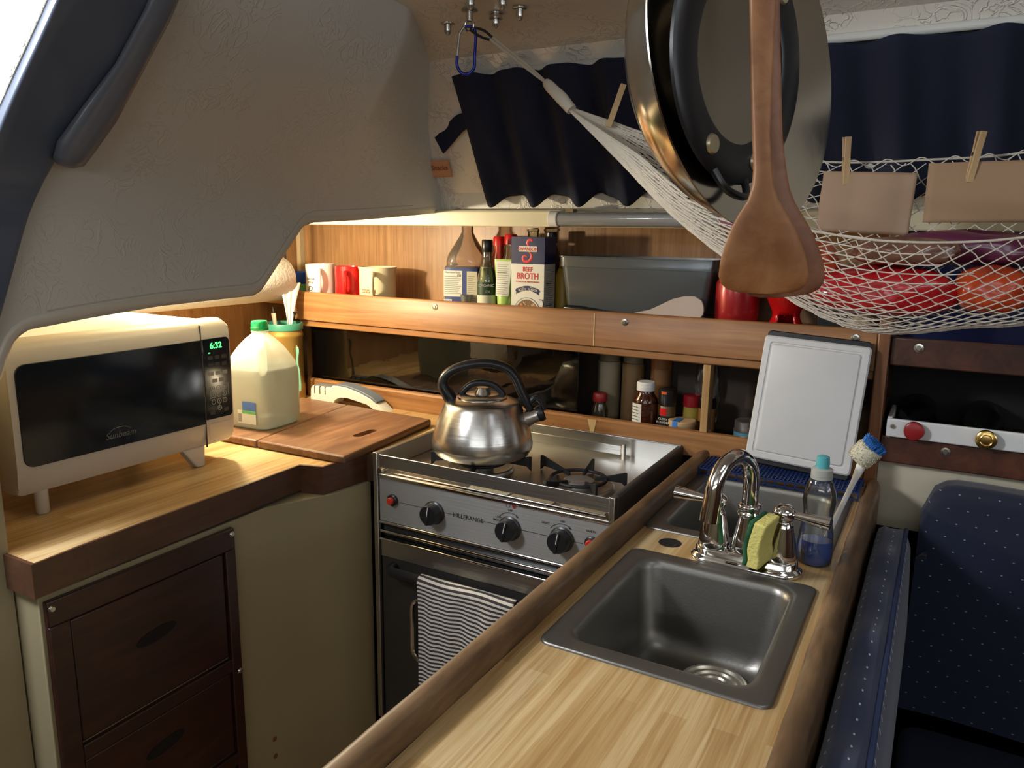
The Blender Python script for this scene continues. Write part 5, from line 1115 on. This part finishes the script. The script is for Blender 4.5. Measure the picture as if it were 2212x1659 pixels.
MB().tube(spline([(-.834, 1.392, .376), (-.848, 1.386, .388), (-.866, 1.376, .3935), (-.870, 1.372, .388), (-.852, 1.382, .376), (-.834, 1.390, .370)], 5), .0026, 8).build('black_loop', BLKR, hm)
# far end cord up to the ceiling, out of the picture
MB().tube([(.60, 1.415, .32), (.68, 1.41, .40), (.70, 1.41, .433)], .004, 8).build('cord', ROPE, hm)
def inside(nm, lab, cat, m__, c, s, seed, **k): return crumple(nm, lab, cat, m__, c, s, seed, group='packages in the hammock', **k)
RDB = mat('red_bag_film', (.50, .010, .014), .3, coat=.5, bump=(16, .5)); ORB = mat('orange_bag_film', (.55, .06, .012), .3, coat=.5, bump=(16, .5))
inside('snack_bag', 'big red snack bag lying on the bottom of the hammock', 'bag', RDB, (-.095, 1.412, -.128), (.112, .045, .040), 11)
inside('snack_bag', 'orange red bag at the left end of the hammock load', 'bag', ORB, (-.215, 1.418, -.080), (.052, .035, .035), 12)
inside('snack_bag', 'orange bag right of the big red bag in the hammock', 'bag', ORB, (.062, 1.410, -.116), (.050, .045, .036), 13)
inside('wrapped_package', 'clear wrapped brown package on top of the red snack bag', 'package', mat('brown_wrap', (.20, .09, .06), .25, coat=.7, bump=(20, .6)), (-.065, 1.385, -.045), (.075, .038, .022), 14)
inside('snack_bag', 'dark purple bag behind the wrapped brown package', 'bag', mat('purple_film', (.10, .015, .045), .3, coat=.6, bump=(20, .6)), (.02, 1.445, -.045), (.11, .035, .028), 15)
inside('bread_bag', 'tan bag at the right side of the hammock', 'bag', mat('tan_film', (.42, .30, .15), .35, coat=.5, bump=(20, .6)), (.165, 1.400, -.082), (.060, .05, .048), 16)
inside('snack_bag', 'pinkish and purple printed bag at the gathered left of the hammock', 'bag', mat('pink_film', (.45, .18, .24), .35, coat=.4, bump=(20, .6)), (-.325, 1.41, .006), (.042, .025, .022), 17)
# brown paper bags and clothespins
def sheetbag(lab, x0, z0, x1, z1, y, m__, tilt, seed):
    t = thing('paper_bag', lab, 'bag', ((x0+x1)/2, y, z0), rot=(0, tilt, 0), group=None); w = (x1-x0)/2; h = z1-z0; rn = random.Random(seed)
    def fn(u, v): return (-w+2*w*u, -.008*math.sin(PI*u)*math.sin(PI*v)-.0035*abs(math.sin(u*6+1.0))*(1-v*.5)+.002*math.sin(v*9+u*4), h*v)
    mb = MB().grid(fn, 30, 16); mb.grid(lambda u, v: (fn(u, v)[0], .010*math.sin(PI*u)*math.sin(PI*min(1, v*1.2)*.8)+.002, fn(u, v)[2]), 30, 16)
    mb.build('body', m__, t, solid=.0006, angle=60); return t
sheetbag('crumpled brown paper bag pinned to the hammock, just right of the pan', -.214, .006, -.066, .109, 1.490, KR, R(2.5), 1)
sheetbag('smooth brown paper bag pinned to the hammock at the right edge', -.046, .026, .30, .122, 1.488, KR2, R(-.5), 2)
def pin(lab, x, y, z, rot):
    t = thing('clothespin', lab, 'clothespin', (x, y, z), rot=rot, group='clothespins on the hammock')
    for s_ in (-1, 1):
        MB().prism([(s_*.0008, -.040), (s_*.0045, -.040), (s_*.0055, -.010), (s_*.0055, .012), (s_*.0075, .040), (s_*.0040, .040), (s_*.0010, .006)], 'x', -.0052, .0052).build('leg', PEGW, t, bevel=.0006)
    MB().tube([(-.0058, 0, .004), (.0058, 0, .004)], .0032, 10).build('spring', SCREW, t)
pin('wooden clothespin on the hammock rope left of the pan', -.580, 1.425, .236, (R(6), R(18), R(30)))
pin('wooden clothespin holding the crumpled paper bag', -.174, 1.4865, .128, (R(4), R(-5), R(28)))
pin('wooden clothespin holding the smooth paper bag', .0185, 1.4845, .128, (R(4), R(6), R(28)))
# ================================================================ PAN AND SPATULAS HANGING NEAR THE VIEWER
CR_ = Vector((.8715, .4902, .0137)); CU = Vector((-.1069, .1627, .9809))
vw = Vector((-.2398, .9523, .1886))
def frame_(n, upv, c):
    z = n.normalized(); x = (upv-z*upv.dot(z)).normalized(); y = z.cross(x)
    M = Matrix((x, y, z)).transposed().to_4x4(); M.translation = Vector((c[0], c[1], c[2]+H)); return M
pn = thing('frying_pan', 'large polished steel pan hanging from the ceiling near the viewer', 'pan')
vr = (CR_-vw*CR_.dot(vw)).normalized(); vu = vr.cross(vw)
n_ = -vw*.50+(vr*.956+vu*.292)*.866
Cn = Vector((-.182, .772, .160))
pn.matrix_world = frame_(n_, CU, Cn)
PANI = mat('pan_inside_steel', (.40, .365, .30), .42, 1.0, bump=(40, .08))
MB().lathe([(.0001, -.062), (.098, -.062), (.112, -.058), (.130, -.042), (.146, -.018), (.153, 0), (.157, .001), (.157, .0028), (.152, .0030)], 96).build('body', POLISH, pn, angle=50)
MB().lathe([(.152, .0028), (.1495, .0), (.142, -.018), (.126, -.040), (.108, -.0545), (.096, -.058), (.0001, -.058)], 96).build('inside', PANI, pn, angle=50)
MB().tube(spline([(.150, 0, -.006), (.175, 0, .004), (.25, 0, .010), (.300, 0, .008)], 6), [.010]*6+[.008]*6+[.009]*7, 14, flat=.5).build('handle', CHROME, pn)
ld = thing('pan_lid', 'smaller lid with a wide black rim and three pale rivets hanging before the pan', 'lid')
n2_ = -vw*.50+(vr*.985+vu*.17)*.866
ld.matrix_world = frame_(n2_, CU, Vector((-.176, .713, .148)))
MB().lathe([(.070, -.002), (.074, -.0045), (.100, -.0045), (.1045, -.001), (.1045, .002), (.100, .004), (.074, .004), (.070, .002)], 80, ring=True).build('rim', BLK, ld, angle=50)
MB().lathe([(.0695, 0), (.060, -.006), (.03, -.012), (.0001, -.0135)], 64).build('center', mat('lid_smoked_steel', (.42, .38, .31), .30, 1.0), ld, solid=.001)
for a in (155, 205, 325, 35):
    if a == 35: continue
    MB().lathe([(.0001, .0075), (.0075, .007), (.0088, .0048), (.0088, .0042)], 24, c=(.087*math.cos(R(a)), .087*math.sin(R(a)), 0)).build('rivet', mat('pale_rivet', (.55, .46, .30), .35, .6), ld)
MB().tube(spline([(-.098, -.026, .002), (-.112, -.018, .010), (-.116, 0, .013), (-.112, .018, .010), (-.098, .026, .002)], 5), .0035, 10).build('hanging_loop', BLK, ld)
MB().tube([(.1, 0, .0), (.16, 0, .002), (.235, 0, .004)], .006, 10, flat=.5).build('handle', BLK, ld)
def spatula(lab, c, d_, sh, tiltz, mm):
    rows = ((-260, 1592, 1652), (-200, 1588, 1656), (-60, 1596, 1655), (0, 1598, 1655), (150, 1608, 1655), (300, 1621, 1657), (370, 1627, 1665), (405, 1626, 1672), (435, 1618, 1685), (465, 1600, 1706), (495, 1586, 1726), (530, 1575, 1745), (565, 1569, 1759), (595, 1568, 1766), (612, 1574, 1764), (625, 1590, 1754), (632, 1615, 1735), (635, 1650, 1700))
    t = thing('wooden_spatula', lab, 'spatula'); L = []
    for py, l, r_ in rows:
        k = d_/1661; xl, xr, y = (l-1660)*k, (r_-1660)*k, -(py-560)*k
        hw, cx = (xr-xl)/2, (xr+xl)/2; th = .0046 if py < 400 else max(.0026, .0046-.002*(py-400)/230)
        bow = -.010*max(0, (py-380)/250)**2
        L.append([(cx+hw*math.copysign(abs(math.cos(2*PI*i/20))**.6, math.cos(2*PI*i/20)), y, bow+th*math.copysign(abs(math.sin(2*PI*i/20))**.8, math.sin(2*PI*i/20))) for i in range(20)])
    ring_stack(MB(), L).build('body', mm, t, angle=60)
    x = CR_; z = (-Vector((-.1953, .9553, -.0173))).normalized(); z = (z-x*z.dot(x)).normalized(); y = z.cross(x)
    M = Matrix((x, y, z)).transposed().to_4x4() @ Matrix.Rotation(tiltz, 4, 'Z') @ Matrix.Rotation(sh, 4, 'Y'); M.translation = Vector((c[0], c[1], c[2]+H)); t.matrix_world = M
    return t
spatula('worn wooden spatula hanging in front, nearest the viewer', (-.1305, .648, -.0193), .62, 0, 0, SPATW)
spatula('second wooden spatula mostly hidden behind the front one', (-.1195, .677, -.0225), .645, R(10), R(4.2), wood('dark_spatula_wood', (.17, .06, .025), (.25, .10, .045), (.33, .15, .07), (30, 30, 7), .5))
hr = thing('hanging_rail', 'steel utensil rail on the ceiling above the picture holding pan and spatulas', 'rail')
MB().tube([(-.30, .70, .435), (-.05, .80, .435)], .005, 12).build('bar', SCREW, hr)
for x, y in ((-.30, .70), (-.05, .80)): MB().tube([(x, y, .435), (x, y, .455)], .005, 10).build('mount', SCREW, hr)
for a, b in (((-.196, .742, .428), (-.262, .790, .425)), ((-.180, .748, .428), (-.20, .748, .388)), ((-.17, .752, .428), (-.176, .690, .288)), ((-.160, .756, .428), (-.168, .718, .300))):
    MB().tube([a, b], .0018, 8).build('hook', SCREW, hr)
# ================================================================ SALOON SEATING
cs = thing('backrest_cushion', 'long dotted navy backrest cushion beside the sink counter', 'cushion')
def long_cushion(u, v):
    y = .22+1.44*v; P = [(-.0675, -.93), (-.0685, -.60), (-.066, -.556), (-.055, -.540), (-.040, -.537), (-.027, -.541), (-.019, -.549), (-.006, -.60), (.004, -.75), (.0, -.93)]
    f_ = u*(len(P)-1); i = min(int(f_), len(P)-2); t = f_-i; x = P[i][0]*(1-t)+P[i+1][0]*t; z = P[i][1]*(1-t)+P[i+1][1]*t
    e = 1-(abs(2*v-1))**14; w = .004*math.sin(y*19)+.003*math.sin(y*41+1); top = max(0, 1-abs(f_-4)/4)
    return (x*1.0, y, z*1.0+w*top-(1-e)*.05*top)
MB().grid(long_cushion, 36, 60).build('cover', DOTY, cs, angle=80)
MB().tube([(long_cushion(.672, v/60)[0]+.0015, long_cushion(.672, v/60)[1], long_cushion(.672, v/60)[2]+.0015) for v in range(1, 60)], .0042, 10).build('piping', mat('navy_piping', (.03, .045, .11), .8), cs)
cs2 = thing('back_cushion', 'dotted navy cushion with rounded top against the hull, far right', 'cushion')
def hull_cushion(u, v):
    x = .004+1.15*v; P = [(1.755, -.92), (1.757, -.56), (1.745, -.495), (1.715, -.473), (1.68, -.478), (1.655, -.502), (1.635, -.58), (1.60, -.75), (1.585, -.92)]
    f_ = u*(len(P)-1); i = min(int(f_), len(P)-2); t = f_-i; y = P[i][0]*(1-t)+P[i+1][0]*t; z = P[i][1]*(1-t)+P[i+1][1]*t
    e = min(1, v/.05); e = math.sqrt(1-(1-e)**2); return (x, y, z-(1-e)*.07*(1 if z > -.6 else .0)+.003*math.sin(x*17))
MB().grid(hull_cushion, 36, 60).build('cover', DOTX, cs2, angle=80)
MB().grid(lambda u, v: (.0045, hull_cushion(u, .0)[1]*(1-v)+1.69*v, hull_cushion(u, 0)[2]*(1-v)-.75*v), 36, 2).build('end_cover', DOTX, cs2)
seat = thing('seat_cushion', 'dark navy settee seat cushion in the lower right corner', 'cushion', (.45, .90, -1.06))
L = []
for ins, z in ((.006, 0), (0, .01), (0, .095), (.004, .115), (.02, .125)): L.append([(p[0], p[1], z) for p in rrect(-.44+ins, -.68+ins, .60-ins, .68-ins, .04, 5)])
ring_stack(MB(), L).build('cover', NAVY, seat, angle=50)
tag(MB().box(.006, .22, -1.415, 1.05, 1.58, -1.062).build('settee_base', TEAKD, bevel=.004), 'dark wooden base under the navy settee seat', 'bench')
bc = thing('blue_cloth', 'plain blue cloth filling the shelf above the dark board at the far right', 'cloth', (.30, 1.80, -.224))
MB().grid(lambda u, v: (-.375+.9*u, .012*math.sin(u*14)+.02*v, .004+.190*v+.003*math.sin(u*9)), 60, 8).build('cover', mat('blue_cloth', (.008, .014, .075), .9, bump=(400, .3)), bc, solid=.004)
